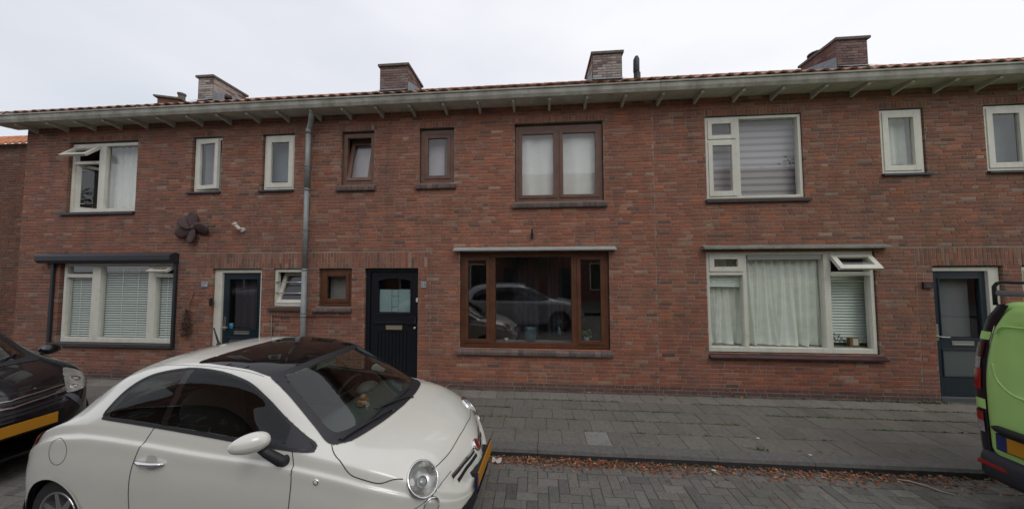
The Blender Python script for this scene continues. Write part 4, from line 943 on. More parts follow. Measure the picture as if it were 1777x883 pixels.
class Shell:
    """lofted car body: stations along x, mirrored section"""
    def __init__(s, xs, section, nv=120):
        rows = []
        for x in xs:
            c = curve(section(x), n=16); d = np.r_[0, np.cumsum(np.hypot(*np.diff(c, axis=0).T))]; t = np.linspace(0, d[-1], nv)
            y = np.interp(t, d, c[:, 0]); z = np.interp(t, d, c[:, 1]); y[-1] = 0
            rows.append(np.stack([np.full(nv, x), -y, z], 1))
        H = np.array(rows); M_ = H[:, ::-1].copy(); M_[:, :, 1] *= -1
        s.G = np.concatenate([H, M_[:, 1:]], 1); s.nu, s.nv = s.G.shape[:2]
        s.V = s.G.reshape(-1, 3).copy()
        i = np.arange(s.nu-1)[:, None]*s.nv+np.arange(s.nv-1)[None]
        s.F = np.stack([i, i+s.nv, i+s.nv+1, i+1], -1).reshape(-1, 4)
        s.lab = np.array(['body']*len(s.F), dtype=object)
        s.bvh = BVHTree.FromPolygons([tuple(v) for v in s.V], [tuple(f) for f in s.F])
        s.V0 = s.V.copy()
    def cast(s, p2, view, sgn):
        """p2 in the 2D plane of the view; sgn = side the ray comes from"""
        a_, b_, c_ = AX[view]; o = [0,0,0]; d = [0,0,0]; o[a_] = p2[0]; o[b_] = p2[1]; o[c_] = 6*sgn; d[c_] = -sgn
        loc, nor, _, _ = s.bvh.ray_cast(Vector(o), Vector(d))
        if loc is None:
            loc, nor, _, _ = s.bvh.find_nearest(Vector([p2[0] if k == a_ else p2[1] if k == b_ else sgn*.5 for k in range(3)]))
        dd = Vector(d)
        if nor.dot(dd) > 0: nor = -nor
        return loc, nor
    def cut(s, label, poly, view, sgn, where=None, cell=.008, snap=True):
        a_, b_, c_ = AX[view]; C = s.V[s.F].mean(1); d, _ = sdf(C[:, (a_, b_)], poly)
        fn = s.facing(view, sgn)
        m_ = (d < 0) & fn
        if where is not None: m_ &= where(C)
        if snap:
            lo = poly.min(0)-.03; hi = poly.max(0)+.03
            idx = np.unique(s.F[fn & np.all((C[:, (a_, b_)] > lo) & (C[:, (a_, b_)] < hi), 1) & (where(C) if where is not None else True)])
            if len(idx):
                dv, nr = sdf(s.V[idx][:, (a_, b_)], poly); k = np.abs(dv) < cell
                for vi, q in zip(idx[k], nr[k]):
                    loc, _ = s.cast(q, view, sgn)
                    if (loc-Vector(s.V[vi])).length < cell*3.0: s.V[vi] = loc
        s.lab[m_] = label
    def facing(s, view, sgn):
        V = s.V0; F = s.F; n = np.cross(V[F[:, 2]]-V[F[:, 0]], V[F[:, 3]]-V[F[:, 1]]); C = V[F].mean(1)
        c = np.array([1.1, 0, .6]); out_ = np.sign(np.einsum('ij,ij->i', n, C-c)); n = n*out_[:, None]
        return n[:, AX[view][2]]*sgn > 0
    def part(s, name, labels, m_, parent, offset=0., thick=0., zmin=None, flip=False):
        sel = np.isin(s.lab, labels)
        if zmin is not None: sel &= s.V[s.F].mean(1)[:, 2] > zmin
        F = s.F[sel]; u, inv = np.unique(F, return_inverse=True); V = s.V[u].copy(); F2 = inv.reshape(F.shape)
        if offset:
            nn = s.normals()[u]; V += nn*offset
        me = bpy.data.meshes.new(name); me.from_pydata([tuple(v) for v in V], [], [tuple(int(k) for k in f) for f in F2]); me.materials.append(m_)
        me.polygons.foreach_set('use_smooth', [True]*len(me.polygons))
        o = bpy.data.objects.new(name, me); COL.objects.link(o); o.parent = parent; ORG[o] = Vector((0,0,0)); return o
    def normals(s):
        if not hasattr(s, '_n'):
            V = s.V0; n = np.zeros_like(V); f = s.F; fn = np.cross(V[f[:, 2]]-V[f[:, 0]], V[f[:, 3]]-V[f[:, 1]])
            for k in range(4): np.add.at(n, f[:, k], fn)
            n /= np.linalg.norm(n, axis=1)[:, None]+1e-12; c = np.einsum('ij,ij->i', n, V-np.array([1.1, 0, .6])).sum()
            s._n = n*(1 if c > 0 else -1)
        return s._n
    def patch(s, poly, view, sgn, off, d0=None, d1=0., cell=.012, inner=None):
        """grid patch of the region d0 < sdf < d1 projected on the shell -> (verts, faces)"""
        poly = np.asarray(poly); lo = poly.min(0)-.02; hi = poly.max(0)+.02; nx = int((hi[0]-lo[0])/cell)+2; ny = int((hi[1]-lo[1])/cell)+2
        gx, gy = np.meshgrid(np.linspace(lo[0], hi[0], nx), np.linspace(lo[1], hi[1], ny), indexing='ij'); P = np.stack([gx.ravel(), gy.ravel()], 1)
        for tgt in ([d1] if d0 is None else [d1, d0]):
            d, nr = sdf(P, poly); k = np.abs(d-tgt) < cell*.62
            dirn = P-nr; ln = np.hypot(*dirn.T)+1e-12; q = nr+dirn/ln[:, None]*np.abs(tgt) if tgt != 0 else nr
            P[k] = q[k]
        if inner is not None:
            d, nr = sdf(P, inner); k = np.abs(d) < cell*.62; P[k] = nr[k]
        i = np.arange(nx-1)[:, None]*ny+np.arange(ny-1)[None]; F = np.stack([i, i+ny, i+ny+1, i+1], -1).reshape(-1, 4)
        d, _ = sdf(P[F].mean(1), poly); m_ = d < d1
        if inner is not None: m_ &= sdf(P[F].mean(1), inner)[0] > 0
        if d0 is not None: m_ &= d > d0
        F = F[m_]; u, inv = np.unique(F, return_inverse=True); V = []
        for p in P[u]:
            loc, nor = s.cast(p, view, sgn); V.append(loc+nor*off)
        return V, inv.reshape(F.shape)
    def add_patch(s, mb, *a_, **k):
        V, F = s.patch(*a_, **k); i0 = len(mb.v); mb.v += [tuple(v) for v in V]
        for f in F: mb.f.append(tuple(int(q)+i0 for q in f)); mb.c.append(None); mb.mi.append(mb.cur)
    def ribbon(s, mb, pts, view, sgn, wd, off, closed=False, step=.015):
        pts = np.asarray(pts, float)
        if closed: pts = np.vstack([pts, pts[:1]])
        d = np.r_[0, np.cumsum(np.hypot(*np.diff(pts, axis=0).T))]; n = max(3, int(d[-1]/step)); t = np.linspace(0, d[-1], n)
        q = np.stack([np.interp(t, d, pts[:, 0]), np.interp(t, d, pts[:, 1])], 1); L3 = [s.cast(p, view, sgn) for p in q]
        A = []; 
        for k in range(n):
            a_ = L3[max(k-1, 0)][0]; b_ = L3[min(k+1, n-1)][0]; tn = (b_-a_).normalized(); nr = L3[k][1]; sd_ = nr.cross(tn).normalized()*wd/2; c = L3[k][0]+nr*off; A.append((tuple(c-sd_), tuple(c+nr*.0004), tuple(c+sd_)))
        mb.grid(A)
def wheel(parent, x, y, z, r, side, rim_mat, tyre_mat, spokes=7, wd=.19):
    """side=-1 right, +1 left; y = outer face"""
    mb = MB(); s = side; ri = r*.66
    prof = [(ri,-.0),(r*.93,.0),(r*.985,-.018*1),(r,-.05),(r,-wd+.05),(r*.985,-wd+.018),(r*.93,-wd),(ri,-wd)]
    mb.lathe([(a_, b_*s) for a_, b_ in prof], (x,y,z), axis='y', n=40)
    t = mb.build('wheel', tyre_mat, parent, smooth=True)
    mb = MB(); mb.lathe([(a_, b_*s) for a_, b_ in [(ri+.004,-.004),(ri,.004),(ri-.012,.002),(ri-.02,-.05),(ri-.025,-.15)]], (x,y,z), axis='y', n=40)
    for k in range(spokes):
        a_ = 6.2832*k/spokes; M = Matrix.Translation((x,y,z)) @ Matrix.Rotation(a_, 4, 'Y')
        P = [M @ Vector(p) for p in ((.02,-.012*s,-.03),(ri-.01,-.006*s,-.018),(ri-.01,-.006*s,.018),(.02,-.012*s,.03))]; Q = [p-Vector((0,.03*s,0)) for p in P]
        mb.poly(P)
        for j in range(4): mb.quad(P[j], P[(j+1)%4], Q[(j+1)%4], Q[j])
    mb.lathe([(0,.004*s),(.03,.002*s),(.045,-.01*s),(.05,-.03*s)], (x,y,z), axis='y', n=20)
    mb.build('rim', rim_mat, t)
    mb = MB(); mb.lathe([(0,-.06*s),(ri-.03,-.06*s)], (x,y,z), axis='y', n=24); mb.build('brake_disc', M_dark, t)
    return t
M_tyre = mat('tyre_rubber', (.012,.012,.012), rough=.8, var=.2, vscale=30)
M_rim = mat('alloy', (.45,.45,.46), rough=.3, metal=.9)
M_blackpl = mat('black_plastic_trim', (.018,.018,.022), rough=.55, var=.15, vscale=12)
M_seam = mat('panel_gap', (.03,.03,.03), rough=.8)
M_carglass = glass('car_glass', tint=(.55,.60,.57), boost=1.0)
M_screen = glass('windscreen_glass', tint=(.72,.81,.77), boost=2.0)
M_lens = glass('lamp_lens', tint=(.9,.9,.9), boost=1.6)
M_liner = mat('headlining', (.42,.42,.36), rough=.9)
M_cabin = mat('cabin_dark', (.022,.022,.024), rough=.85, var=.2)
M_yellow = mat('plate_yellow', (.50,.22,.012), rough=.5)
M_blue = mat('plate_blue', (.015,.03,.13), rough=.5)
M_redlamp = mat('red_lamp', (.30,.012,.010), rough=.15, coat=.5)
M_well = mat('wheel_well', (.008,.008,.008), rough=.95)

# ------------------------------------------------------------------ white small hatchback
M_wpaint = mat('white_car_paint', (.70,.69,.625), rough=.22, spec=.5, coat=1.0, var=.025, vscale=3)
CARP = (-3.548, 2.895, ROAD); CARA = -0.0680
XA0, XA1 = -.13, 2.30
_w = pchip([-.66,-.65,-.62,-.54,-.42,-.2,.05,.5,1.2,2.0,2.4,2.6,2.8,2.92,3.0,3.05,3.075],[.32,.48,.61,.735,.785,.805,.812,.805,.80,.80,.78,.74,.655,.545,.425,.30,.20])
_zt = pchip([-.66,-.61,-.55,-.47,-.37,-.25,-.10,.08,.28,.55,.9,1.2,1.45,1.65,1.85,2.05,2.22,2.34,2.5,2.7,2.85,2.95,3.02,3.06,3.075],[.58,.70,.83,.95,1.07,1.18,1.285,1.375,1.43,1.468,1.478,1.465,1.425,1.345,1.225,1.095,.985,.945,.92,.872,.805,.73,.65,.57,.52])
_zs = pchip([-.66,-.60,-.5,-.35,-.1,.2,.62,1.15,1.9,2.15,2.35,2.6,2.8,2.92,3.0,3.05,3.075],[.48,.66,.80,.91,.99,1.02,1.0,.965,.935,.905,.865,.79,.695,.60,.52,.47,.44])
_zb = pchip([-.66,-.55,-.35,.3,2.0,2.8,2.95,3.05,3.075],[.36,.24,.19,.17,.17,.20,.23,.30,.36])
def fiat_section(x):
    W, zs, zb = float(_w(x)), float(_zs(x)), float(_zb(x)); zt0 = float(_zt(x))
    k = max(0, min(1, (x-2.1)/.3)); 
    gy = np.array([.885,.805,.725,.625,.46,.24,0])*(1-k)+np.array([.895,.83,.735,.60,.42,.21,0])*k
    gz = np.array([.22,.50,.755,.870,.945,.987,1])*(1-k)+np.array([.34,.60,.79,.90,.962,.99,1])*k
    P = [(0,zb),(.80*W,zb),(.93*W,zb+.02),(.975*W,zb+.09),(.997*W,zb+.45*(zs-zb)),(1.0*W,zb+.62*(zs-zb)),(.992*W,zb+.76*(zs-zb)),(.983*W,zs-.125*(zs-zb)),(.957*W,zs-.095*(zs-zb)),(.93*W,zs)]
    for a_, b_ in zip(gy, gz):
        s_ = .20*max(0, min(1, (x-1.2)/.4))*a_**2.2-.26*max(0, min(1, (.45-x)/.5))*a_**2
        zt = float(_zt(x+s_))
        P.append((a_*W, zs+b_*max(.02, zt-zs)))
    return P
def car_root(loc, rz, label, name, cat='car', group='cars and van parked along the kerb'):
    r_ = thing(name, loc, label, cat, group, rz); ORG[r_] = Vector((0,0,0)); return r_
def end_dense(x0, x1, n=330, p=.6):
    t = np.linspace(-1, 1, n); return (x0+x1)/2+(x1-x0)/2*(np.sin(t*np.pi/2)*p+t*(1-p))
def mirror_y(p): return np.array([(a_, -b_) for a_, b_ in np.asarray(p)])
def sym_top(half):
    """half outline in the top view, listed from the near side (y<0) over the front to y=0; mirrored to a closed polygon"""
    h = np.asarray(half, float); return np.vstack([h, mirror_y(h)[::-1]])
def circle(cx, cy, r, n=36, ry=None): return np.array([(cx+r*math.cos(6.2832*k/n), cy+(ry or r)*math.sin(6.2832*k/n)) for k in range(n)])
def lamp_round(root, sh, c, r, view='front', sgn=1, name='headlight', tilt=None, inner=True):
    loc, nor = sh.cast((c[1], c[2]), view, sgn); n_ = Vector(tilt).normalized() if tilt else nor
    M = Matrix.Translation(loc) @ Vector((0,0,1)).rotation_difference(n_).to_matrix().to_4x4()
    mb = MB().use(M_chrome); mb.lathe([(r*1.04,-.03),(r*1.07,.004),(r*1.02,.012),(r*.955,.010),(r*.95,-.004)], (0,0,0), n=40, M=M)
    mb.use(mat('reflector', (.55,.55,.52), rough=.25, metal=.7)); mb.lathe([(r*.95,-.004),(r*.80,-.035),(r*.55,-.055),(r*.2,-.065),(0,-.066)], (0,0,0), n=40, M=M)
    o = mb.build(name, None, root, smooth=True)
    if inner:
        m2 = MB(); m2.lathe([(r*.30,-.05),(r*.32,-.026),(r*.28,-.022)], (r*.12,0,0), n=28, M=M); m2.sphere((r*.12,0,-.04), r*.28, M=M, sc=(1,1,.75)); m2.build('projector', mat('lamp_glass', (.35,.36,.36), rough=.08, metal=.5), o, smooth=True)
    m3 = MB(); m3.lathe([(r*.955,.009),(r*.8,.020),(r*.5,.029),(r*.2,.033),(0,.034)], (0,0,0), n=40, M=M); m3.build('lens', M_lens, o, smooth=True)
    return o
def cut_disc(sh, c, r):
    C = sh.V[sh.F].mean(1); sh.lab[np.linalg.norm(C-np.array(c), axis=1) < r] = 'hole'
def seat(root, x, y, z0, m_, hh=.62):
    def rb(mb, c, s_, M=None):   # rounded cushion
        P = []
        for i in range(9):
            t = math.pi*i/8; row = []
            for j in range(17):
                a_ = 2*math.pi*j/16; f = lambda v, p: math.copysign(abs(v)**p, v)
                p = Vector((c[0]+s_[0]*f(math.sin(t), .5)*f(math.cos(a_), .5), c[1]+s_[1]*f(math.sin(t), .5)*f(math.sin(a_), .5), c[2]+s_[2]*f(math.cos(t), .6))); row.append(M @ p if M else p)
            P.append(row)
        mb.grid(P)
    mb = MB(); rb(mb, (x+.05,y,z0+.08), (.27,.24,.09)); M = Matrix.Translation((x-.2,y,z0+.1)) @ Matrix.Rotation(R(-14), 4, 'Y'); rb(mb, (0,0,hh*.5), (.07,.235,hh*.5), M); rb(mb, (.0,0,hh+.12), (.045,.13,.10), M)
    return mb.build('seat', m_, root, smooth=True)
def arch_lip(sh, mb, cx, cz, r, sgn, wd=.02, off=.004, zmin=.2):
    a0 = math.asin(max(-1, (zmin-cz)/r)); t = np.linspace(a0, math.pi-a0, 50); P = np.stack([cx+r*np.cos(t), cz+r*np.sin(t)], 1); sh.ribbon(mb, P, 'side', sgn, wd, off)
def wells(root, pts, r, y_in, y_out):
    for cx, cz in pts:
        for s in (-1, 1):
            mb = MB(); mb.lathe([(0,s*y_in),(r*1.03,s*y_in),(r*1.03,s*y_out)], (cx,0,cz), axis='y', n=36); mb.build('wheel_well', M_well, root, smooth=True)

# ================= white small hatchback in front of the houses =================
fi = car_root(CARP, CARA, 'white small rounded hatchback with black glass roof parked nose right', 'parked_car')
sh = Shell(end_dense(-.66, 3.075, 360), fiat_section, nv=230)
DLO = curve([(.232,1.060),(.225,1.12),(.272,1.225),(.385,1.312),(.52,1.358),(.73,1.388),(.95,1.385),(1.17,1.36),(1.37,1.31),(1.53,1.226),(1.72,1.105),(1.88,1.02),(2.045,.943),(1.90,.957),(1.44,.983),(.72,1.028),(.40,1.049)], 6, True)
WS = curve([(1.552,-.02),(1.537,-.25),(1.49,-.44),(1.458,-.508),(1.58,-.533),(1.714,-.556),(1.955,-.606),(2.10,-.64),(2.175,-.61),(2.243,-.53),(2.307,-.285),(2.328,-.02)], 6); WS = np.vstack([WS, mirror_y(WS)[::-1]])
ROOF = curve([(.867,-.02),(.845,-.20),(.80,-.36),(.738,-.484),(.85,-.49),(1.0,-.50),(1.25,-.506),(1.464,-.508),(1.494,-.44),(1.541,-.25),(1.556,-.02)], 6); ROOF = np.vstack([ROOF, mirror_y(ROOF)[::-1]])
GLS = curve([(1.615,-.02),(1.60,-.22),(1.565,-.38),(1.545,-.455),(1.72,-.505),(1.90,-.545),(2.03,-.57),(2.11,-.55),(2.16,-.45),(2.194,-.32),(2.210,-.02)], 6); GLS = np.vstack([GLS, mirror_y(GLS)[::-1]])
BON = curve([(2.12,-.64),(2.20,-.70),(2.33,-.742),(2.53,-.72),(2.70,-.64),(2.80,-.52),(2.85,-.40),(2.885,-.25),(2.898,-.02)], 6); BON = np.vstack([[(2.35,0)], curve([(2.328,-.02),(2.307,-.285),(2.243,-.53),(2.12,-.64)],6), BON, mirror_y(BON)[::-1], mirror_y(curve([(2.328,-.02),(2.307,-.285),(2.243,-.53),(2.12,-.64)],6))[::-1]])
RW = np.array([(-.50,0),(-.5,-.40),(-.47,-.47),(-.22,-.42),(-.15,-.38),(-.15,0)]); RW = np.vstack([curve(RW,4), mirror_y(curve(RW,4))[::-1]])
DOOR = curve([(1.893,.955),(1.942,.83),(1.94,.6),(1.90,.33),(1.80,.25),(1.2,.245),(.75,.25),(.64,.36),(.608,.50),(.618,.72),(.658,.864),(.722,1.030)], 6); DOOR = np.vstack([DOOR, [(1.44,.979)]])
LOW = lambda C: C[:, 2] < .95
for s_ in (-1, 1):
    sh.cut('door', DOOR, 'side', s_)
    for ax, rr in ((XA0, .318), (XA1, .33)): sh.cut('hole', circle(ax, .285, rr, 60), 'side', s_, where=lambda C: (C[:, 2] < .9) & (np.abs(C[:, 1]) > .4))
    sh.cut('hole', DLO, 'side', s_, where=lambda C: np.abs(C[:, 1]) > .45, cell=.006)
sh.cut('bonnet', BON, 'top', 1, snap=False)
d_, _ = sdf(sh.V[sh.F].mean(1)[:, (0, 1)], GLS); sh.lab[(d_ < .012) & sh.facing('top', 1)] = 'hole'
d_, _ = sdf(sh.V[sh.F].mean(1)[:, (0, 1)], RW); sh.lab[(d_ < -.012) & sh.facing('top', 1)] = 'hole'
HL = [sh.cast((s_*.570, .726), 'front', 1)[0] for s_ in (-1, 1)]
for h_ in HL: cut_disc(sh, h_, .108)
sh.part('body', ['body'], M_wpaint, fi); sh.part('bonnet', ['bonnet'], M_wpaint, fi)
C = sh.V[sh.F].mean(1)
for s_ in (-1, 1):
    sh.lab[(sh.lab == 'door') & (C[:, 1]*s_ > 0)] = 'door%d' % s_
    dr_ = sh.part('door', ['door%d' % s_], M_wpaint, fi)
    mb = MB(); y_ = s_
    P3 = []
    for k in range(9):
        t = k/8; x = .655+.25*t; loc, nor = sh.cast((x, .797), 'side', s_); P3.append(loc+nor*(.004+.026*math.sin(math.pi*t)**.6))
    mb.tube(P3, [.009,.013,.015,.015,.015,.015,.015,.013,.009], 10); mb.build('handle', M_chrome, dr_, smooth=True)
    mb = MB(); sh.add_patch(mb, circle(.79, .797, .052), 'side', s_, .0012, cell=.012); mb.build('handle_recess', mat('recess_shade_white', (.44,.44,.40), rough=.5), dr_, smooth=True)  # flat disc on the door, shade of the hollow put into its colour
liner = sh.part('headlining', ['body', 'bonnet', 'door-1', 'door1'], M_liner, fi, offset=-.028, zmin=.97)
low = sh.part('inner_panel', ['body', 'door-1', 'door1'], M_cabin, fi, offset=-.03, zmin=.30)
lower = low.data; bm = bmesh.new(); bm.from_mesh(lower); bmesh.ops.delete(bm, geom=[f for f in bm.faces if f.calc_center_median().z > .985 or f.calc_center_median().x > 2.2], context='FACES'); bm.to_mesh(lower); bm.free()
# black glazing, seals and seams
mb = MB()
sh.add_patch(mb, ROOF, 'top', 1, .003, cell=.02); mb.build('glass_roof', mat('black_roof_glass', (.010,.008,.008), rough=.04, spec=.55), fi, smooth=True)
mb = MB(); sh.add_patch(mb, GLS, 'top', 1, .0045, d1=.004, cell=.02); mb.build('windscreen', M_screen, fi, smooth=True)
fr = MB()
P_, F_ = sh.patch(WS, 'top', 1, .0052, cell=.010, inner=GLS); P2 = np.array([tuple(p) for p in P_])
fr.v += [tuple(p) for p in P2]
for f in F_: fr.f.append(tuple(int(q) for q in f)); fr.c.append(None); fr.mi.append(0)
fr.build('windscreen_surround', M_blackpl, fi, smooth=True)
mb = MB(); sh.add_patch(mb, RW, 'top', 1, .003, cell=.02); mb.build('rear_window', M_carglass, fi, smooth=True)
for s_ in (-1, 1):
    mb = MB(); sh.ribbon(mb, DLO, 'side', s_, .017, .0055, closed=True, step=.02); sh.ribbon(mb, [(.22,1.052),(.72,1.022),(1.44,.972),(1.94,.942),(2.05,.934)], 'side', s_, .020, .006); w_ = mb.build('window_seal', M_blackpl, fi, smooth=True)
    B0 = np.array([(.765,1.0),(.74,1.40),(.80,1.40),(.84,1.0)])
    dfront = np.array([p for p in DLO if p[0] > .79]); 
    dq = DLO.copy()
    mb = MB(); V_, F_ = sh.patch(DLO, 'side', s_, .0035, d1=0., cell=.011); V_ = np.array([tuple(v) for v in V_]); cx_ = V_[F_].mean(1); lx = .765-(cx_[:, 2]-1.0)*.06
    for nm, sel in (('side_window', cx_[:, 0] > lx+.055), ('quarter_window', cx_[:, 0] < lx), ('pillar_trim', (cx_[:, 0] >= lx) & (cx_[:, 0] <= lx+.055))):
        mb = MB(); F2 = F_[sel]; u_, inv = np.unique(F2, return_inverse=True); mb.v = [tuple(v) for v in V_[u_]]; inv = inv.reshape(F2.shape)
        for f in inv: mb.f.append(tuple(int(q) for q in f)); mb.c.append(None); mb.mi.append(0)
        mb.build(nm, mat('black_roof_glass') if nm == 'pillar_trim' else M_carglass, fi, smooth=True)
    mb = MB(); sh.add_patch(mb, np.array([(1.80,1.06),(1.83,.955),(2.03,.945),(1.9,1.01)]), 'side', s_, .006, cell=.01); mb.build('mirror_corner', M_blackpl, fi, smooth=True)
sm = MB()
for s_ in (-1, 1):
    sh.ribbon(sm, DOOR, 'side', s_, .0065, .0012, closed=False)
    sh.ribbon(sm, circle(-.09, .805, .095), 'side', s_, .004, .001, closed=True) if s_ < 0 else None
hb = curve([(2.12,-.64),(2.20,-.70),(2.33,-.742),(2.53,-.72),(2.68,-.655)], 6); sh.ribbon(sm, hb, 'top', 1, .0065, .0012); sh.ribbon(sm, mirror_y(hb), 'top', 1, .0065, .0012)
hb = curve([(2.815,-.49),(2.85,-.40),(2.885,-.25),(2.898,-.02)], 6); hb = np.vstack([hb, mirror_y(hb)[::-1]]); sh.ribbon(sm, hb, 'top', 1, .0065, .0012)
# roof rail seam and rear bumper seam
rl = curve([(.20,-.50),(.45,-.515),(.8,-.520),(1.2,-.525),(1.42,-.525)], 6)
for q in (rl, mirror_y(rl)): sh.ribbon(sm, q, 'top', 1, .003, .001)
for s_ in (-1, 1): sh.ribbon(sm, curve([(2.92,.66),(2.80,.60),(2.68,.55),(2.61,.45)], 5), 'side', s_, .005, .001)
sm.build('panel_seam', M_seam, fi, smooth=True)
lip = MB()
for s_ in (-1, 1):
    arch_lip(sh, lip, XA0, .285, .322, s_, .018, .006); arch_lip(sh, lip, XA1, .285, .334, s_, .018, .006)
lip.build('arch_lip', M_wpaint, fi, smooth=True)
wells(fi, ((XA0,.285),(XA1,.285)), .33, .46, .775)
for ax in (XA0, XA1):
    for s_ in (-1, 1): wheel(fi, ax, s_*.765, .285, .285, s_, M_rim, M_tyre)
for s_ in (-1, 1): lamp_round(fi, sh, (0, s_*.570, .726), .114)
for s_ in (-1, 1): lamp_round(fi, sh, (0, s_*.60, .570), .055, name='fog_lamp', inner=False)
for s_ in (-1, 1):
    loc, nor = sh.cast((2.13, .785), 'side', s_); M = Matrix.Translation(loc) @ Vector((0,0,1)).rotation_difference(nor).to_matrix().to_4x4(); mb = MB().use(M_chrome); mb.lathe([(.020,-.002),(.019,.005),(.014,.006)], (0,0,0), n=20, M=M); mb.use(mat('clear_lamp', (.6,.6,.55), rough=.2)); mb.lathe([(.014,.005),(.008,.010),(0,.011)], (0,0,0), n=16, M=M); mb.build('side_marker', None, fi, smooth=True)
    # tail lamps
    mb = MB(); sh.add_patch(mb, curve([(-.50,.98),(-.40,.99),(-.37,.92),(-.43,.80),(-.52,.76),(-.58,.80)], 5, True), 'side', s_, .012, cell=.012); mb.build('tail_light', M_redlamp, fi, smooth=True)
# door mirrors
for s_ in (-1, 1):
    mr_ = MB(); b0, n0 = sh.cast((1.86, .885), 'side', s_); hd = Vector((1.66, s_*.915, 1.005))
    mr_.tube([b0-n0*.01, b0+n0*.03+Vector((0,0,.005)), Vector((1.775, s_*.81, .955)), Vector((1.74, s_*.83, 1.0)) if s_ < 0 else Vector((1.66, .80, .97))], [.042,.034,.030,.028], 14); mo = mr_.build('door_mirror', M_blackpl, fi, smooth=True)
    P = []; axu = Vector((-.50, s_*.80, .10)).normalized(); 
    for i in range(17):
        t = i/16; row = []; r_ = math.sin(math.pi*min(1,max(0,t)))**.40
        c = Vector((1.775, s_*.795, 1.052))+Vector((-.155, s_*.15, -.010))*t if s_ < 0 else Vector((1.66, .78, .99))+Vector((-.19, .05, -.01))*t
        for j in range(25):
            a_ = 6.2832*j/24; dx = .080*math.cos(a_)*(1 if math.cos(a_) > 0 else .5); dz = .070*math.sin(a_)*(1.05-.25*t)
            row.append(c+Vector((dx*r_*.95, dx*r_*s_*.25, dz*r_)))
        P.append(row)
    mb = MB(); mb.grid(P); mb.build('mirror_cap', M_wpaint, mo, smooth=True)
# front: badge, chrome bars, slots, plate, intake
mb = MB().use(M_blackpl)
for s_ in (-1, 1):
    sh.ribbon(mb, [(s_*.06,.612),(s_*.20,.600),(s_*.345,.575)], 'front', 1, .030, .0025)
    sh.ribbon(mb, [(s_*.07,.645),(s_*.22,.640),(s_*.38,.620)], 'front', 1, .026, .0025)
sh.add_patch(mb, curve([(-.44,.40),(-.30,.43),(0,.44),(.30,.43),(.44,.40),(.42,.31),(.2,.285),(-.2,.285),(-.42,.31)], 5, True), 'front', 1, .004, cell=.015)
g_ = mb.build('grille', None, fi, smooth=True)
mb = MB()
for s_ in (-1, 1): sh.ribbon(mb, [(s_*.05,.660),(s_*.20,.655),(s_*.385,.635)], 'front', 1, .017, .008)
sh.ribbon(mb, [(-.43,.298),(-.2,.276),(0,.272),(.2,.276),(.43,.298)], 'front', 1, .016, .009)
mb.build('chrome_strip', M_chrome, fi, smooth=True)
loc, nor = sh.cast((0, .655), 'front', 1); M = Matrix.Translation(loc+nor*.004) @ Vector((0,0,1)).rotation_difference(nor).to_matrix().to_4x4()
mb = MB().use(M_chrome); mb.lathe([(.049,-.01),(.049,.008),(.044,.012),(.039,.009)], (0,0,0), n=32, M=M); mb.use(mat('badge_red', (.22,.01,.014), rough=.25, coat=.5)); mb.lathe([(.039,.009),(.02,.011),(0,.012)], (0,0,0), n=32, M=M); mb.build('badge', None, fi, smooth=True)
mb = MB().use(M_yellow); mb.box(3.088,3.096,-.215,.26,.452,.562); mb.use(M_blue); mb.box(3.088,3.096,-.26,-.2155,.452,.562); mb.use(M_blackpl); mb.box(3.078,3.0875,-.27,.27,.442,.572); mb.box(2.98,3.078,-.2,.2,.46,.55); mb.build('number_plate', None, fi, bevel=.003)
# wipers, antenna
mb = MB()
for (a_, b_, c_) in (((2.29,-.12),(2.235,-.35),(2.165,-.60)), ((2.31,.18),(2.255,.02),(2.19,-.22)),):
    L3 = [sh.cast(p, 'top', 1) for p in curve([a_, b_, c_], 5)]; mb.tube([l+n*(.022) for l, n in L3], .0085, 8)
    L3 = [sh.cast(p, 'top', 1) for p in curve([(b_[0]-.03, b_[1]+.28), (b_[0]-.02, b_[1]), (c_[0]-.02, c_[1])], 5)]; mb.tube([l+n*(.012) for l, n in L3], .006, 6)
L3 = [sh.cast(p, 'top', 1) for p in curve([(2.28,.33),(2.20,.50),(2.06,.53)], 5)]
mb.tube([(2.30,-.12,.93),(2.29,-.12,.975)], .02, 10); mb.tube([(2.32,.18,.93),(2.31,.18,.97)], .02, 10)
mb.build('wiper', M_blackpl, fi, smooth=True)
b0, n0 = sh.cast((.27, .02), 'top', 1); mb = MB(); mb.tube([b0, b0+Vector((0,0,.02))], [.022,.014], 12); mb.tube([b0+Vector((0,0,.01)), b0+Vector((-.07,0,.17))], [.009,.006], 8); mb.build('antenna', M_blackpl, fi, smooth=True)
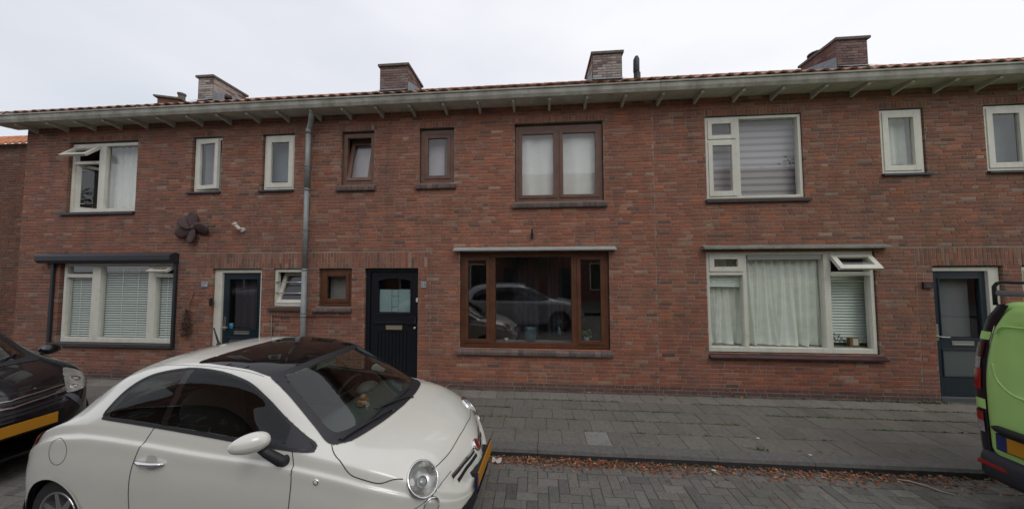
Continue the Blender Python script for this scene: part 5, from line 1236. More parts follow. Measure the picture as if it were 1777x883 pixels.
# cabin
for y_ in (-.34, .34): seat(fi, 1.02, y_, .48, M_cabin)
mb = MB(); mb.box(.05,.75,-.55,.55,.45,.62); mb.box(.05,.18,-.58,.58,.5,.98); mb.build('rear_bench', M_cabin, fi, bevel=.04)
mb = MB(); mb.box(-.3,2.4,-.70,.70,.22,.30); mb.build('cabin_floor', M_cabin, fi)
mb = MB(); P = []
for i in range(13):
    y_ = -.66+1.32*i/12; q = 1-(y_/.66)**2; P.append([(2.24-.12*(1-q),y_,.90),(2.05,y_,.925),(1.82,y_,.935),(1.70,y_,.90),(1.66,y_,.80),(1.72,y_,.62)])
mb.grid(P); mb.sphere((1.72,.36,.935), .14, sc=(.7,1,.45)); mb.build('dashboard', mat('dash', (.07,.075,.07), rough=.6), fi, smooth=True)
mb = MB(); M = Matrix.Translation((1.50,.36,.90)) @ Matrix.Rotation(R(-64), 4, 'Y'); mb.tube([M @ Vector((.175*math.cos(t), .175*math.sin(t), 0)) for t in [6.2832*k/28 for k in range(29)]], .014, 8, cap=False); mb.tube([M @ Vector((0,-.17,0)), M @ Vector((0,0,-.02)), M @ Vector((0,.17,0))], .016, 8); mb.tube([M @ Vector((0,0,-.02)), M @ Vector((0,0,-.22))], .03, 8); mb.build('steering_wheel', M_cabin, fi, smooth=True)
mb = MB(); mb.box(1.515,1.545,-.13,.11,1.275,1.335); mb.tube([(1.54,0,1.30),(1.56,0,1.37)], .012, 8); mb.build('rear_view_mirror', mat('mirror_back', (.30,.33,.30), rough=.5), fi, bevel=.012)
mb = MB(); mb.box(1.90,1.96,-.06,.04,.935,.985); mb.sphere((1.93,-.01,1.005), .03); tt = mb.build('dashboard_figurine', mat('toy_orange', (.30,.15,.07), rough=.6), fi, bevel=.006)

# ================= generic second car: shell from parameters =================
def make_section(w_, zt_, zs_, zb_, gyA, gzA, gyB, gzB, xk, xr=(1.2,.4,.20), xb=(.35,.4,.16)):
    def f(x):
        W, zs, zb = float(w_(x)), float(zs_(x)), float(zb_(x)); k = max(0, min(1, (x-xk[0])/(xk[1]-xk[0])))
        P = [(0,zb),(.82*W,zb),(.94*W,zb+.02),(.98*W,zb+.09),(.997*W,zb+.42*(zs-zb)),(1.0*W,zb+.62*(zs-zb)),(.995*W,zb+.78*(zs-zb)),(.985*W,zs-.10*(zs-zb)),(.972*W,zs-.05*(zs-zb)),(.95*W,zs)]
        for (a0, a1, b0, b1) in zip(gyA, gyB, gzA, gzB):
            a_ = a0*(1-k)+a1*k; b_ = b0*(1-k)+b1*k
            s_ = xr[2]*max(0, min(1, (x-xr[0])/xr[1]))*a_**2.2-xb[2]*max(0, min(1, (xb[0]-x)/xb[1]))*a_**2
            P.append((a_*W, zs+b_*max(.02, float(zt_(x+s_))-zs)))
        return P
    return f
GYA = [.91,.84,.76,.66,.48,.24,0]; GZA = [.22,.50,.77,.90,.965,.99,1]; GYB = [.92,.86,.76,.62,.42,.21,0]; GZB = [.45,.68,.82,.91,.965,.99,1]
def simple_car(root, paint, X0, X1, w_, zt_, zs_, zb_, ax, wr, dlo, ws, gls, bonnet, xk=(2.3,2.7), yt=.82, interior=True, xr=None, n=300, rw=None, seam=True):
    sh = Shell(end_dense(X0, X1, n), make_section(w_, zt_, zs_, zb_, GYA, GZA, GYB, GZB, xk, xr or (1.2,.4,.2), (X0+.9,.5,.16)), nv=110)
    WSp = np.vstack([curve(ws, 6), mirror_y(curve(ws, 6))[::-1]]); GLp = np.vstack([curve(gls, 6), mirror_y(curve(gls, 6))[::-1]]); BNp = np.vstack([curve(bonnet, 6), mirror_y(curve(bonnet, 6))[::-1]]); DL = curve(dlo, 6, True)
    for s_ in (-1, 1):
        for a_ in ax: sh.cut('hole', circle(a_, wr, wr+.045, 60), 'side', s_, where=lambda C: (C[:, 2] < .95) & (np.abs(C[:, 1]) > .4))
        c_ = sh.V[sh.F].mean(1); d_, _ = sdf(c_[:, (0, 2)], DL); sh.lab[(d_ < -.012) & sh.facing('side', s_) & (np.abs(c_[:, 1]) > .45)] = 'hole'
    sh.cut('bonnet', BNp, 'top', 1); c_ = sh.V[sh.F].mean(1); d_, _ = sdf(c_[:, (0, 1)], GLp); sh.lab[(d_ < .01) & sh.facing('top', 1)] = 'hole'
    if rw is not None:
        RWp = np.vstack([curve(rw, 4), mirror_y(curve(rw, 4))[::-1]]); d_, _ = sdf(c_[:, (0, 1)], RWp); sh.lab[(d_ < -.012) & sh.facing('top', 1)] = 'hole'
    sh.part('body', ['body'], paint, root); sh.part('bonnet', ['bonnet'], paint, root)
    if interior: sh.part('inner_panel', ['body'], M_cabin, root, offset=-.03, zmin=.35)
    mb = MB(); sh.add_patch(mb, GLp, 'top', 1, .0045, d1=.004, cell=.025); mb.build('windscreen', M_screen, root, smooth=True)
    fr = MB(); P_, F_ = sh.patch(WSp, 'top', 1, .0052, cell=.016, inner=GLp); P2 = np.array([tuple(p) for p in P_]); fr.v += [tuple(p) for p in P2]
    for f in F_: fr.f.append(tuple(int(q) for q in f)); fr.c.append(None); fr.mi.append(0)
    fr.build('windscreen_surround', M_blackpl, root, smooth=True)
    if rw is not None: mb = MB(); sh.add_patch(mb, RWp, 'top', 1, .003, cell=.03); mb.build('rear_window', M_carglass, root, smooth=True)
    for s_ in (-1, 1):
        mb = MB(); sh.ribbon(mb, DL, 'side', s_, .022, .0055, closed=True, step=.03); mb.build('window_seal', M_blackpl, root, smooth=True)
        mb = MB(); sh.add_patch(mb, DL, 'side', s_, .0035, d1=0., cell=.02); mb.build('side_window', M_carglass, root, smooth=True)
        for a_ in ax: wheel(root, a_, s_*yt, wr, wr, s_, M_rim, M_tyre)
    if seam:
        sm = MB(); sh.ribbon(sm, BNp, 'top', 1, .007, .0012, closed=True); sm.build('panel_seam', M_seam, root, smooth=True)
    wells(root, [(a_, wr) for a_ in ax], wr+.05, yt-.33, yt+.02)
    if interior:
        for y_ in (-.38, .38): seat(root, ax[0]+1.15, y_, .55, M_cabin, .66)
        mb = MB(); mb.box(ax[0]-.2,ax[1]+.1,-.74,.74,.26,.34); mb.build('cabin_floor', M_cabin, root)
        mb = MB(); mb.box(ax[1]-.62,ax[1]-.15,-.72,.72,.6,1.0); mb.build('dashboard', M_cabin, root, bevel=.06)
    return sh
M_bpaint = mat('black_car_paint', (.0045,.0045,.007), rough=.25, spec=.5, coat=.7, var=.02)
BCP = (-8.90, 2.80, ROAD); BCA = 0.0
BX=(-.75,3.46)
bw=pchip([-.75,-.70,-.55,-.2,.5,2.0,2.4,2.6,2.9,3.1,3.25,3.36,3.43,3.46],[.45,.66,.80,.85,.85,.84,.82,.80,.755,.70,.62,.52,.42,.32])
bzt=pchip([-.75,-.68,-.5,-.2,.3,1.0,1.5,1.8,2.1,2.4,2.65,2.85,3.0,3.15,3.30,3.40,3.44,3.46],[.75,1.05,1.35,1.52,1.63,1.66,1.63,1.56,1.44,1.28,1.15,1.075,1.03,.975,.90,.79,.67,.58])
bzs=pchip([-.75,-.6,-.3,.5,1.5,2.3,2.6,2.9,3.1,3.25,3.36,3.43,3.46],[.6,.9,1.0,1.02,1.02,1.02,1.0,.96,.89,.79,.67,.56,.50])
bzb=pchip([-.75,-.6,0,2.8,3.2,3.4,3.46],[.4,.26,.2,.2,.20,.23,.28])
# ================= black car behind the hatchback =================
bc = car_root(BCP, BCA, 'black car with yellow number plate parked behind the white hatchback', 'parked_car')
BWS = [(1.30,-.02),(1.32,-.50),(1.36,-.585),(1.93,-.610),(2.18,-.598),(2.42,-.575),(2.66,-.55),(2.73,-.38),(2.77,-.2),(2.79,-.02)]
BGL = [(1.38,-.02),(1.40,-.48),(1.44,-.53),(1.93,-.555),(2.18,-.545),(2.42,-.52),(2.57,-.49),(2.64,-.36),(2.68,-.2),(2.70,-.02)]
BBN = [(2.79,-.02),(2.74,-.3),(2.68,-.55),(2.80,-.60),(2.96,-.585),(3.12,-.50),(3.24,-.40),(3.30,-.2),(3.32,-.02)]
bsh = simple_car(bc, M_bpaint, BX[0], BX[1], bw, bzt, bzs, bzb, (0, 2.6), .315,
    [(-.30,1.06),(-.22,1.25),(0,1.42),(.4,1.50),(1.1,1.52),(1.6,1.45),(1.95,1.28),(2.30,1.07),(1.9,1.045),(1.0,1.04),(.2,1.05)], BWS, BGL, BBN, xk=(2.3,2.7), yt=.80, xr=(1.6,.4,.28))
mb = MB()
for s_ in (-1, 1):
    mb = MB().use(mat('headlamp_silver', (.50,.50,.47), rough=.25, metal=.35, var=.35, vscale=16)); pl = curve([(s_*a_, b_) for a_, b_ in ((.575,.975),(.635,.950),(.665,.885),(.655,.80),(.58,.752),(.43,.742),(.435,.82),(.49,.915))], 5, True); bsh.add_patch(mb, pl, 'front', 1, .004, cell=.012); o_ = mb.build('headlight', None, bc, smooth=True)
    mb = MB(); bsh.add_patch(mb, pl, 'front', 1, .010, d1=.002, cell=.012); mb.build('lens', M_lens, o_, smooth=True)
    mb = MB()
    for (yy, zz, r_) in ((.56,.86,.042),(.50,.79,.030)):
        l, n = bsh.cast((s_*yy, zz), 'front', 1); M = Matrix.Translation(l+n*.006) @ Vector((0,0,1)).rotation_difference(n).to_matrix().to_4x4(); mb.lathe([(r_,0),(r_*.9,.002),(r_*.5,-.003),(0,-.003)], (0,0,0), n=20, M=M)
    mb.build('reflector', M_chrome, o_, smooth=True)
    mb = MB(); bsh.add_patch(mb, curve([(s_*a_, b_) for a_, b_ in ((.40,.735),(.46,.72),(.50,.64),(.52,.56),(.49,.55),(.45,.62),(.42,.69))], 4, True), 'front', 1, .003, cell=.012); mb.build('fog_surround', mat('bumper_grey', (.075,.085,.10), rough=.4), bc, smooth=True)
mb = MB()
for zc_, wd_ in ((.838, .012), (.772, .014)):
    pts = [(y_, zc_-.012*(1-abs(y_)/.43)**8+.0*abs(y_)) for y_ in np.linspace(-.43, .43, 33)]
    bsh.ribbon(mb, pts, 'front', 1, wd_, .006)
mb.build('chrome_strip', mat('dull_chrome', (.45,.38,.36), rough=.3, metal=.8), bc, smooth=True)
mb = MB()
for zc_ in (.802, .715, .675, .42, .37): bsh.ribbon(mb, [(-.40,zc_),(-.2,zc_),(0,zc_),(.2,zc_),(.40,zc_)], 'front', 1, .028, .003)
mb.build('grille', M_blackpl, bc, smooth=True)
mb = MB().use(M_chrome); l, n = bsh.cast((-.41,.80), 'front', 1)
for s_ in (-1, 1): bsh.add_patch(mb, np.array([(s_*.33,.785),(s_*.42,.815),(s_*.425,.775)]), 'front', 1, .009, cell=.008)
mb.build('indicator', None, bc)
mb = MB().use(M_bpaint); mb.box(3.40,3.49,-.31,.31,.47,.64); mb.use(M_yellow); mb.box(3.494,3.500,-.215,.26,.495,.61); mb.use(M_blue); mb.box(3.494,3.500,-.26,-.2155,.495,.61); mb.build('number_plate', None, bc, bevel=.006)
for s_ in (-1, 1):
    mb = MB(); mb.sphere((2.12, s_*.93, 1.10), .1, sc=(.55,1,.7)); mb.tube([(2.15,s_*.78,1.05),(2.13,s_*.88,1.07)], .03, 8); mb.build('door_mirror', M_bpaint, bc, smooth=True)
mb = MB(); L3 = [bsh.cast(p, 'top', 1) for p in curve([(2.74,.1),(2.64,.30),(2.50,.46)], 5)]; mb.tube([l+n*.02 for l, n in L3], .008, 8); mb.build('wiper', M_blackpl, bc)

# ================= lime green van on the right =================
VP = (4.20, 2.33, ROAD)
va = car_root(VP, 0.0, 'lime green delivery van with black rear corner and roof rack', 'delivery_van', 'van')
M_lime = mat('lime_paint', (.43,.72,.22), rough=.35, coat=.6, var=.03, vscale=3)
VH = 1.90
def vw(z):    # half width by height, leaning in towards the roof
    return .965-.145*max(0, (z-1.05)/.85)**1.9-.02*max(0, (.55-z)/.4)
def van_section(x):
    r_ = .16; q = max(0, (r_-x)/r_); ins = r_*(1-math.sqrt(max(0, 1-q*q)))*.95
    top = VH-ins*.55-(max(0, x-3.6)*.0); nose = max(0, min(1, (x-3.45)/1.4)); top = VH-ins*.55-nose**1.3*1.0
    P = [(0,.28)]
    for z in (.28,.34,.5,.8,1.1,1.35,1.55,1.68,1.76): 
        zz = .28+(z-.28)*(top-.28)/(VH-.28)
        if z == .28: P.append((.80-ins,zz)); continue
        P.append((vw(z)-ins-.1*nose**3, zz))
    h_ = (top-.28)/(VH-.28)
    P += [(vw(1.8)-.022-ins, .28+1.562*h_), (vw(1.8)-.085-ins, .28+1.605*h_), (.42, .28+1.62*h_+.008), (0, .28+1.62*h_+.015)]
    return P
vxs = np.r_[np.linspace(0, .02, 6)**1, np.linspace(.025, .2, 16), np.linspace(.24, 3.4, 70), np.linspace(3.45, 4.82, 50)]
vsh = Shell(vxs, van_section, nv=140)
for s_ in (-1, 1):
    for ax in (.98, 4.05-.0): vsh.cut('hole', circle(ax, .335, .375, 50), 'side', s_, where=lambda C: (C[:, 2] < .95) & (np.abs(C[:, 1]) > .4))
vsh.part('body', ['body'], M_lime, va)
wells(va, ((.98,.335),(4.05,.335)), .36, .55, .88)
for ax in (.98, 4.05):
    for s_ in (-1, 1): wheel(va, ax, s_*.90, .335, .33, s_, M_rim, M_tyre, spokes=6)
# rear face
def rear_x(y, z): return -.012-.030*(1-(abs(y)/.95)**2)-.02*math.sin(max(0,min(1,(z-.4)/1.4))*math.pi)
def hw(z): return float(np.interp(z, [g[0] for g in VHW], [g[1] for g in VHW]))
g0 = vsh.G[0]; g0 = g0[g0[:, 1] < 0]; o_ = np.argsort(g0[:, 2]); VHW = [(float(g0[k, 2]), float(-g0[k, 1])) for k in o_]
def rear_grid(mb, y0f, y1f, z0, z1, off, ny=14, nz=40, clip=1.0):
    P = []
    for i in range(nz+1):
        z = z0+(z1-z0)*i/nz; row = []
        for j in range(ny+1):
            t = j/ny; y = y0f(z)+(y1f(z)-y0f(z))*t; row.append((rear_x(y, z)-off, y, z))
        P.append(row)
    mb.grid(P)
ZR0, ZR1 = .36, 1.868
dw = lambda z: vw(z)-.105-.05*max(0, (z-1.65)/.25)
mb = MB(); rear_grid(mb, lambda z: -hw(z)*.995, lambda z: hw(z)*.995, .28, 1.862, -.012); mb.build('rear_panel', M_blackpl, va, smooth=True)
def rdoor(s_):
    mb = MB(); P = []; nz = 50; ny = 24; z0, z1 = .47, 1.845
    for i in range(nz+1):
        z = z0+(z1-z0)*i/nz; row = []; e = dw(z)-.03*max(0,(z-1.76)/.085)**3*1.2-.05*max(0,(.56-z)/.09)**2
        for j in range(ny+1):
            t = j/ny; y = .006+(e-.006)*t; dx = .018
            ins_ = min(t, 1-t)*(e)
            u = (y/.76); v = (z-1.40)/.30; win = max(0, 1-max(abs((u-.52)/.36), abs(v))**8) ; v2 = (z-.92)/.20; pan = max(0, 1-max(abs((u-.5)/.36), abs(v2))**10)
            dx += -.012*min(1, win*3)-.008*min(1, pan*2)
            edge = min(1, ins_/.012, (z-z0)/.012+.0, (z1-z)/.012); dx *= edge**.5 if edge > 0 else 0
            row.append((rear_x(y, z)-dx, s_*y, z))
        P.append(row)
    mb.grid(P); return mb.build('rear_door', M_lime, va, smooth=True)
dl = rdoor(1); dr2 = rdoor(-1)
# curved crease on the door, handle bar
for s_, dd in ((1, dl), (-1, dr2)):
    mb = MB(); pts = curve([(.80,1.32),(.785,1.21),(.74,1.13),(.66,1.075),(.45,1.05),(.2,1.045)], 6); mb.tube([(rear_x(y, z)-.012, s_*y, z) for y, z in pts], .012, 8); mb.build('pressed_line', M_lime, dd, smooth=True)
    mb = MB(); mb.tube([(rear_x(.35, 1.60)-.022, s_*y, z) for y, z in curve([(.76,1.60),(.73,1.655),(.66,1.675),(.3,1.68)], 5)], .008, 8); mb.build('upper_crease', M_lime, dd, smooth=True)
# number plate recess and dark handle over it
mb = MB(); mb.tube([(-.06, .815, .745),(-.085, .775, .752),(-.10, .60, .752),(-.11, .0, .752)], [.018,.030,.034,.03], 10); mb.build('rear_handle', M_blackpl, dl, smooth=True)
mb = MB().use(M_yellow); mb.box(-.090,-.082,.27,.725,.575,.70); mb.use(M_blue); mb.box(-.090,-.082,.725,.785,.575,.70); mb.use(M_blackpl); mb.box(-.081,-.02,.26,.795,.565,.71); mb.build('number_plate', None, va, bevel=.004)
# corner pillars with stacked lamps and green stripes
def corner_strip(z0, z1, m_, nm, off, y_in=.0, parent=None):
    out_ = []
    for s_ in (-1, 1):
        P = []; n = max(3, int((z1-z0)/.03))
        for i in range(n+1):
            z = z0+(z1-z0)*i/n; W = vw(z if z < 1.8 else 1.8)-(.0 if z < 1.7 else .05*((z-1.7)/.15)**2); row = []
            for k in range(15):
                t = k/14
                # path: rear face from the door edge outward, round the corner, forward along the side
                ye = dw(z)+.006+y_in
                if t < .45: y = ye+(W-.07-ye)*t/.45; x = rear_x(y, z)-off
                elif t < .75:
                    a_ = (t-.45)/.30*math.pi/2; y = W-.07+(.07+off)*math.sin(a_); x = rear_x(W-.07, z)+.09-(.09+off)*math.cos(a_)
                else: y = W+off; x = rear_x(W-.07, z)+.09+(t-.75)/.25*.05
                row.append((x, s_*y, z))
            P.append(row)
        mb = MB(); mb.grid(P); out_.append(mb.build(nm, m_, va, smooth=True))
    return out_
M_pil = mat('dark_gloss_trim', (.010,.008,.016), rough=.3, coat=.3)
corner_strip(.50, 1.86, M_pil, 'rear_corner_trim', .006)
corner_strip(1.53, 1.605, M_lime, 'green_stripe', .011); corner_strip(.885, .975, M_lime, 'green_stripe', .011)
corner_strip(1.36, 1.50, mat('dark_red_lamp', (.06,.004,.006), rough=.12, coat=.6), 'tail_light', .014, .02); corner_strip(1.255, 1.36, mat('clear_red_lamp', (.33,.29,.29), rough=.2, var=.4, vscale=30), 'reversing_light', .014, .035); corner_strip(1.06, 1.255, M_redlamp, 'brake_light', .014, .02)
corner_strip(.77, .855, M_redlamp, 'lower_red_lamp', .014, .02); corner_strip(.67, .77, MATS['clear_red_lamp'], 'lower_clear_lamp', .014, .02)
# bumper
P = []
for y in np.linspace(-1, 1, 41):
    yy = y*1.0; W = .985; c = math.copysign(min(abs(yy)*W, W), yy); xx = -.10-.03*(1-y*y) if abs(y) < .86 else -.10-.03*(1-y*y)+.20*((abs(y)-.86)/.14)**2
    P.append([(xx+.14,c*.97,.30),(xx+.03,c*.99,.285),(xx,c,.33),(xx-.005,c,.45),(xx+.012,c*.995,.50),(xx+.12,c*.97,.515)])
mb = MB(); mb.grid(P)
for s_ in (-1, 1): mb.grid([[(P[0 if s_ < 0 else 40][k][0]+d, s_*(.955+.0*d), P[0][k][2]) for k in range(6)] for d in (0, .3, .58)])
bmp = mb.build('rear_bumper', mat('bumper_plastic', (.030,.032,.04), rough=.6, var=.15, vscale=20), va, smooth=True)
for s_ in (-1, 1): mb = MB(); mb.box(-.118,-.085,s_*.80-.09,s_*.80+.09,.40,.435); mb.build('reflector', M_redlamp, bmp, bevel=.004)
# windows of the cab, front
for s_ in (-1, 1):
    mb = MB(); vsh.add_patch(mb, curve([(3.1,1.62),(3.75,1.58),(4.1,1.33),(4.2,1.16),(3.1,1.14)], 1, True), 'side', s_, .004, cell=.04); mb.build('side_window', M_carglass, va, smooth=True)
mb = MB(); vsh.add_patch(mb, np.array([(3.75,-.70),(3.75,.70),(4.35,.80),(4.35,-.80)]), 'top', 1, .004, cell=.05); mb.build('windscreen', mat('black_roof_glass'), va, smooth=True)
rk = thing('roof_rack', (4.6, 2.33, 1.78), 'black tubular roof rack with grey roller on top of the green van', 'roof rack')
mb = MB(); hx = 4.215
def loop(x): 
    c = [(x,3.135,1.76),(x,3.135,1.93),(x,3.115,1.962),(x,3.085,1.972),(x,1.60,1.972),(x,1.56,1.96),(x,1.54,1.93),(x,1.54,1.76)]
    return c
for xx in (hx, hx+1.1, hx+2.2): mb.tube(loop(xx), .014, 10)
for yy in (3.135, 1.54): mb.tube([(hx,yy,1.86),(hx+2.3,yy,1.86)], .012, 8)
mb.build('frame', M_dark, rk, smooth=True)
mb = MB(); mb.tube([(hx-.03,3.09,1.875),(hx-.03,1.58,1.875)], .026, 14); mb.build('roller', mat('grey_roller', (.25,.25,.27), rough=.4, metal=.3), rk, smooth=True)

# ================= street side behind the camera, seen in the window glass =================
M_spaint = mat('silver_car_paint', (.42,.43,.45), rough=.3, metal=.2, coat=.7)
sv = car_root((-1.9, -.55, ROAD), 0.0, 'silver estate car standing in the road behind the viewpoint', 'silver_car', group='cars standing across the street')
sW = pchip([-.9,-.85,-.7,-.3,.5,2.2,2.9,3.3,3.5,3.6],[.4,.62,.80,.90,.92,.92,.89,.78,.6,.35]); sT = pchip([-.9,-.8,-.6,-.3,.3,1.2,1.6,2.0,2.4,2.7,3.1,3.4,3.55,3.6],[.8,1.15,1.42,1.58,1.66,1.65,1.58,1.40,1.20,1.11,1.03,.9,.7,.6]); sS = pchip([-.9,-.7,-.3,.5,2.0,2.7,3.2,3.5,3.6],[.6,.95,1.06,1.05,1.02,1.0,.88,.66,.5]); sB = pchip([-.9,-.6,0,3,3.6],[.42,.28,.24,.24,.38])
simple_car(sv, M_spaint, -.9, 3.6, sW, sT, sS, sB, (0,2.7), .34, [(-.35,1.12),(-.2,1.35),(.2,1.48),(1.1,1.52),(1.6,1.46),(2.0,1.28),(2.3,1.09),(1.2,1.08),(.2,1.10)], [(1.45,-.02),(1.5,-.58),(2.0,-.66),(2.5,-.72),(2.7,-.5),(2.78,-.02)], [(1.52,-.02),(1.56,-.54),(2.0,-.61),(2.42,-.66),(2.6,-.45),(2.68,-.02)], [(2.8,-.02),(2.7,-.55),(2.9,-.72),(3.2,-.62),(3.4,-.3),(3.44,-.02)], interior=False, yt=.85, n=200)
op = thing('terraced_house', (0, -8.9, 0), 'brick terrace across the street, seen only as reflections', 'house')
mb = MB().use(MATS['plain_brick']); mb.box(-26,26,-18,-8.9,-.1,6.0); mb.build('wall', None, op)
mb = MB(); mb.quad((-26,-8.5,5.9),(-26,-12.4,9.4),(26,-12.4,9.4),(26,-8.5,5.9), (.2,.09,.05)); mb.quad((-26,-18.3,5.1),(26,-18.3,5.1),(26,-12.4,9.4),(-26,-12.4,9.4), (.2,.09,.05)); mb.build('roof', M_tile, op)
M_gl2 = mat('far_glass', (.03,.035,.04), rough=.05)
for k in range(8):
    cx = -22+6.33*k; sg = 1 if k % 2 else -1
    for (a_, b_, c_, d_) in ((-2.4,-.8,3.3,4.7),(.4,1.0,3.65,4.7),(1.9,2.5,3.65,4.7),(-2.6,-.1,.7,2.4)):
        x0_, x1_ = sorted((cx+sg*a_, cx+sg*b_)); mb = MB().use(M_cream); mb.ring(x0_,x1_,c_,d_,.06,-8.92,-8.85); mb.box((x0_+x1_)/2-.04,(x0_+x1_)/2+.04,-8.9,-8.86,c_+.06,d_-.06); mb.use(M_gl2); mb.quad((x0_,-8.89,c_),(x1_,-8.89,c_),(x1_,-8.89,d_),(x0_,-8.89,d_)); mb.build('window', None, op)
    x0_, x1_ = sorted((cx+sg*.9, cx+sg*1.8)); mb = MB(); mb.box(x0_,x1_,-8.92,-8.85,0,2.1); mb.build('door', M_navy, op)
mb = MB(); mb.quad((-40,-8.9,.0),(40,-8.9,.0),(40,-3.7,.0),(-40,-3.7,.0)); struct(mb.build('pavement_opposite', MATS['pavement_far']))
def tree(x, y, h, r, label, seed):
    rr = random.Random(seed); t = thing('street_tree', (x,y,0), label, 'tree', 'street trees across the road'); mb = MB()
    mb.tube([(x,y,-.1),(x+.05,y,h*.3),(x,y+.1,h*.55),(x+.1,y,h*.85)], [.16,.12,.08,.03], 10)
    for k in range(9):
        a_ = rr.uniform(0,6.28); z_ = h*rr.uniform(.35,.7); mb.tube([(x,y,z_),(x+math.cos(a_)*r*.4,y+math.sin(a_)*r*.4,z_+r*.35),(x+math.cos(a_)*r*.8,y+math.sin(a_)*r*.8,z_+r*.55)], [.05,.03,.01], 6)
    mb.build('trunk', mat('bark', (.09,.07,.05), rough=.95, var=.3), t); mb = MB(); cl = [(rr.gauss(0,.42)*r, rr.gauss(0,.42)*r, h*.68+rr.gauss(0,.28)*r, rr.uniform(.35,.6)*r) for _ in range(16)]
    for cx, cy, cz, cr_ in cl:
        for k in range(230):
            v = Vector((rr.gauss(0,1),rr.gauss(0,1),rr.gauss(0,1))).normalized()*cr_*rr.random()**.4; c = Vector((x+cx,y+cy,cz))+v; u = Vector((rr.gauss(0,1),rr.gauss(0,1),rr.gauss(0,1))).normalized()*.10; w__ = u.cross(Vector((rr.gauss(0,1),rr.gauss(0,1),rr.gauss(0,1)))).normalized()*.06; g_ = rr.uniform(.6,1.3)
            mb.quad(c-u, c+w__, c+u, c-w__, (.045*g_,.075*g_,.025*g_))
    mb.build('crown', M_green, t)
tree(5.6, -7.0, 7.2, 2.3, 'leafy green tree across the street to the right', 3); tree(12.5, -7.0, 8.0, 2.5, 'taller leafy tree across the street farther right', 4); tree(-1.0,-7.0,5.4,1.5,'small leafy tree across the street in the middle',5)

# ================= small things on the ground =================
mb = MB()
LC = [(.30,.105,.045),(.35,.15,.065),(.20,.08,.04),(.38,.23,.13),(.14,.07,.04),(.31,.085,.045),(.11,.075,.04)]
def leaf(mb, x, y, z, s_):
    a_ = rnd.uniform(0, 6.28); ti = rnd.uniform(-.5, .5); cu_ = rnd.uniform(.1, .5); c = rnd.choice(LC); v = rnd.uniform(.6, 1.3); c = tuple(q*v for q in c)
    M = Matrix.Translation((x,y,z)) @ Matrix.Rotation(a_, 4, 'Z') @ Matrix.Rotation(ti, 4, 'X') @ Matrix.Rotation(rnd.uniform(-.4,.4), 4, 'Y')
    k = s_*.5; P = [M @ Vector(p) for p in ((-s_,0,0),(-k,-k*.8,k*cu_),(k,-k*.7,k*cu_),(s_,0,0),(k,k*.8,k*cu_),(-k,k*.7,k*cu_))]
    mb.quad(P[0],P[1],P[2],P[3],c); mb.quad(P[0],P[3],P[4],P[5],c)
for k in range(9500):
    x = rnd.uniform(-5.0, 8.0); dens = .45+.55*math.sin(x*1.7+.6)*math.sin(x*.63+1.1); dens = .30+.7*abs(dens)
    if x > 4.3: dens *= .5
    if rnd.random() > dens: continue
    d = abs(rnd.gauss(0, .068)); 
    if x > 1.2: d *= 1.2
    leaf(mb, x, 3.592-d, ROAD+.004+max(0,.030-d*.25)*rnd.random(), rnd.uniform(.008,.022))
for k in range(150): leaf(mb, rnd.uniform(-1.5,6), 3.59-abs(rnd.gauss(0,.5)), ROAD+.006, rnd.uniform(.006,.014))
for k in range(60): leaf(mb, rnd.uniform(-1.5,7), YW-.02-abs(rnd.gauss(0,.05)), .006, rnd.uniform(.006,.016))
for (lx, ly) in ((-1.05,5.29),(.88,5.27),(3.3,5.24),(2.1,5.22),(2.9,5.25),(-1.3,5.30),(2.35,3.5),(1.9,3.48)): leaf(mb, lx, ly, .012 if ly > 4 else ROAD+.02, .035)
tag(mb.build('leaf_litter', M_leaf), 'reddish brown fallen leaves gathered along the foot of the kerb', 'fallen leaves', kind='stuff')
mb = MB()
def tuft(mb, x, y, z, n, s_, spread, g0=(.08,.14,.035)):
    for k in range(n):
        a_ = rnd.uniform(0, 6.28); l = s_*rnd.uniform(.5, 1.3); b = Vector((x+rnd.gauss(0,spread), y+rnd.gauss(0,spread*.35), z)); d = Vector((math.cos(a_)*.8, math.sin(a_)*.8, rnd.uniform(.25,1.0))).normalized(); w__ = Vector((-math.sin(a_), math.cos(a_), 0))*l*.16; v = rnd.uniform(.6, 1.4); c = tuple(q*v for q in g0)
        mb.quad(b-w__*.5, b+d*l*.5-w__, b+d*l, b+d*l*.5+w__, c)
for r_, dens in ((1,.25),(2,1.1),(3,1.5),(4,1.5),(5,.6)):
    y = 3.771+.3*r_ if r_ < 5 else 5.268
    x = -5.0
    while x < 7.5:
        act = math.sin(x*2.1+r_*1.7)+math.sin(x*.9+r_)*.8+.25
        if r_ in (4,) and x > -2.0: act += .3
        if r_ == 3 and x > .4: act += .35
        if act > -.25 and rnd.random() < dens*.6: tuft(mb, x, y, .0, rnd.randint(6, 16), rnd.uniform(.012,.028), .016, (.085,.15,.035))
        x += .025
for k in range(170):
    x = rnd.uniform(-1.2, 6.5); tuft(mb, x, 3.597-abs(rnd.gauss(0,.01)), ROAD+.005, rnd.randint(3,7), rnd.uniform(.012,.03), .014, (.055,.13,.04))
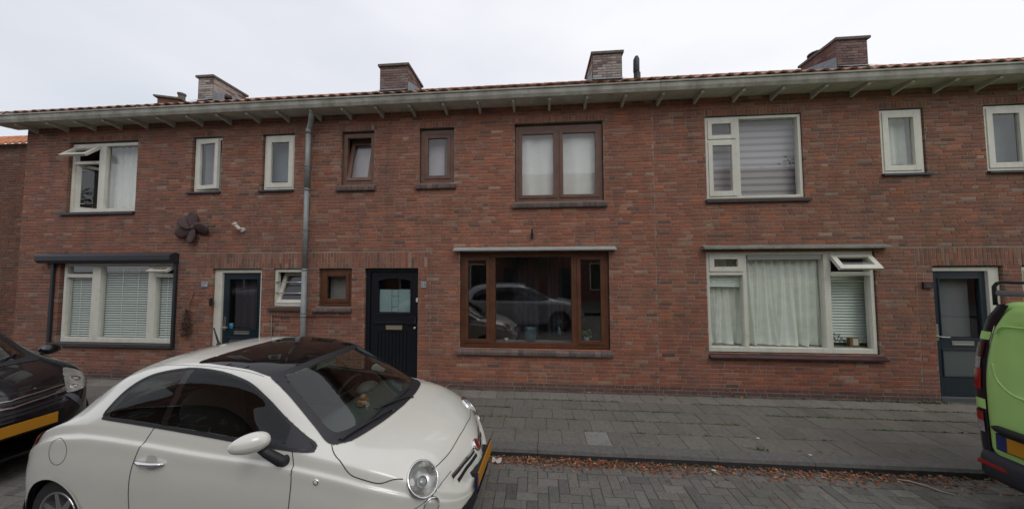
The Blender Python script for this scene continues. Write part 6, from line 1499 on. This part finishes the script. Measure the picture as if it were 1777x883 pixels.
for (x, y, n, s_) in ((2.55,3.82,14,.045),(2.62,3.8,12,.04),(2.45,3.83,8,.03),(3.0,3.81,10,.03),(3.2,3.80,10,.03),(3.35,3.8,6,.03),(1.42,3.80,9,.022),(4.3,3.9,8,.03),(2.0,5.10,10,.04),(2.9,5.22,6,.03)): tuft(mb, x, y, .003, n, s_, .03, (.09,.14,.04))
for k in range(75):
    x = rnd.choice((rnd.gauss(4.9,.25), rnd.gauss(5.7,.35), rnd.uniform(3.2,6.2), rnd.gauss(6.15,.12))); tuft(mb, x, YW-.05-rnd.random()*.06, .002, 7, rnd.uniform(.02,.05), .03, (.085,.12,.06))
for k in range(26): tuft(mb, rnd.uniform(-1.8,3), YW-.03, .001, 3, .012, .03)
tag(mb.build('pavement_weeds', M_green), 'low green weeds growing in the joints and along the kerb and wall', 'weeds', kind='stuff')
mb = MB(); P = []
for i in range(6): P.append([(-.52+i*.022+rnd.gauss(0,.004), 3.47+j*.022+rnd.gauss(0,.004), ROAD+.012+abs(rnd.gauss(0,.012))) for j in range(5)])
mb.grid(P); tag(mb.build('paper_scrap', mat('tissue', (.55,.48,.44), rough=.9), loc=(-.46,3.5,ROAD)), 'crumpled white tissue lying in the leaves near the front of the white car', 'litter')
mb = MB(); mb.tube([(3.70,3.52,ROAD+.012),(3.80,3.50,ROAD+.014),(3.90,3.43,ROAD+.012),(3.93,3.37,ROAD+.014),(4.02,3.33,ROAD+.012)], [.006,.009,.009,.008,.004], 6); tag(mb.build('fallen_twig', mat('twig', (.35,.28,.22), rough=.9), loc=(3.85,3.45,ROAD)), 'pale bent twig lying on the road in front of the van', 'twig')
mb = MB(); mb.tube([(-1.653,5.26,.004),(-1.58,5.30,.04),(-1.53,5.325,.075)], .004, 6); tag(mb.build('thin_stick', MATS['twig'], loc=(-1.6,5.29,0)), 'thin pale stick leaning on the wall foot behind the white car', 'stick')
for (x, y, z, s_, lb) in ((2.72,4.05,.004,.016,'small white pebble on the pavement above the kerb, left of two'),(3.06,3.74,.004,.014,'small white pebble on the kerb edge, right of two'),(1.9,3.52,ROAD+.01,.02,'white scrap of rubbish among the leaves in the middle of the kerb')):
    mb = MB(); mb.sphere((x,y,z+s_*.3), s_, sc=(1.3,.8,.35)); tag(mb.build('white_scrap', M_white, smooth=True, loc=(x,y,z)), lb, 'litter')
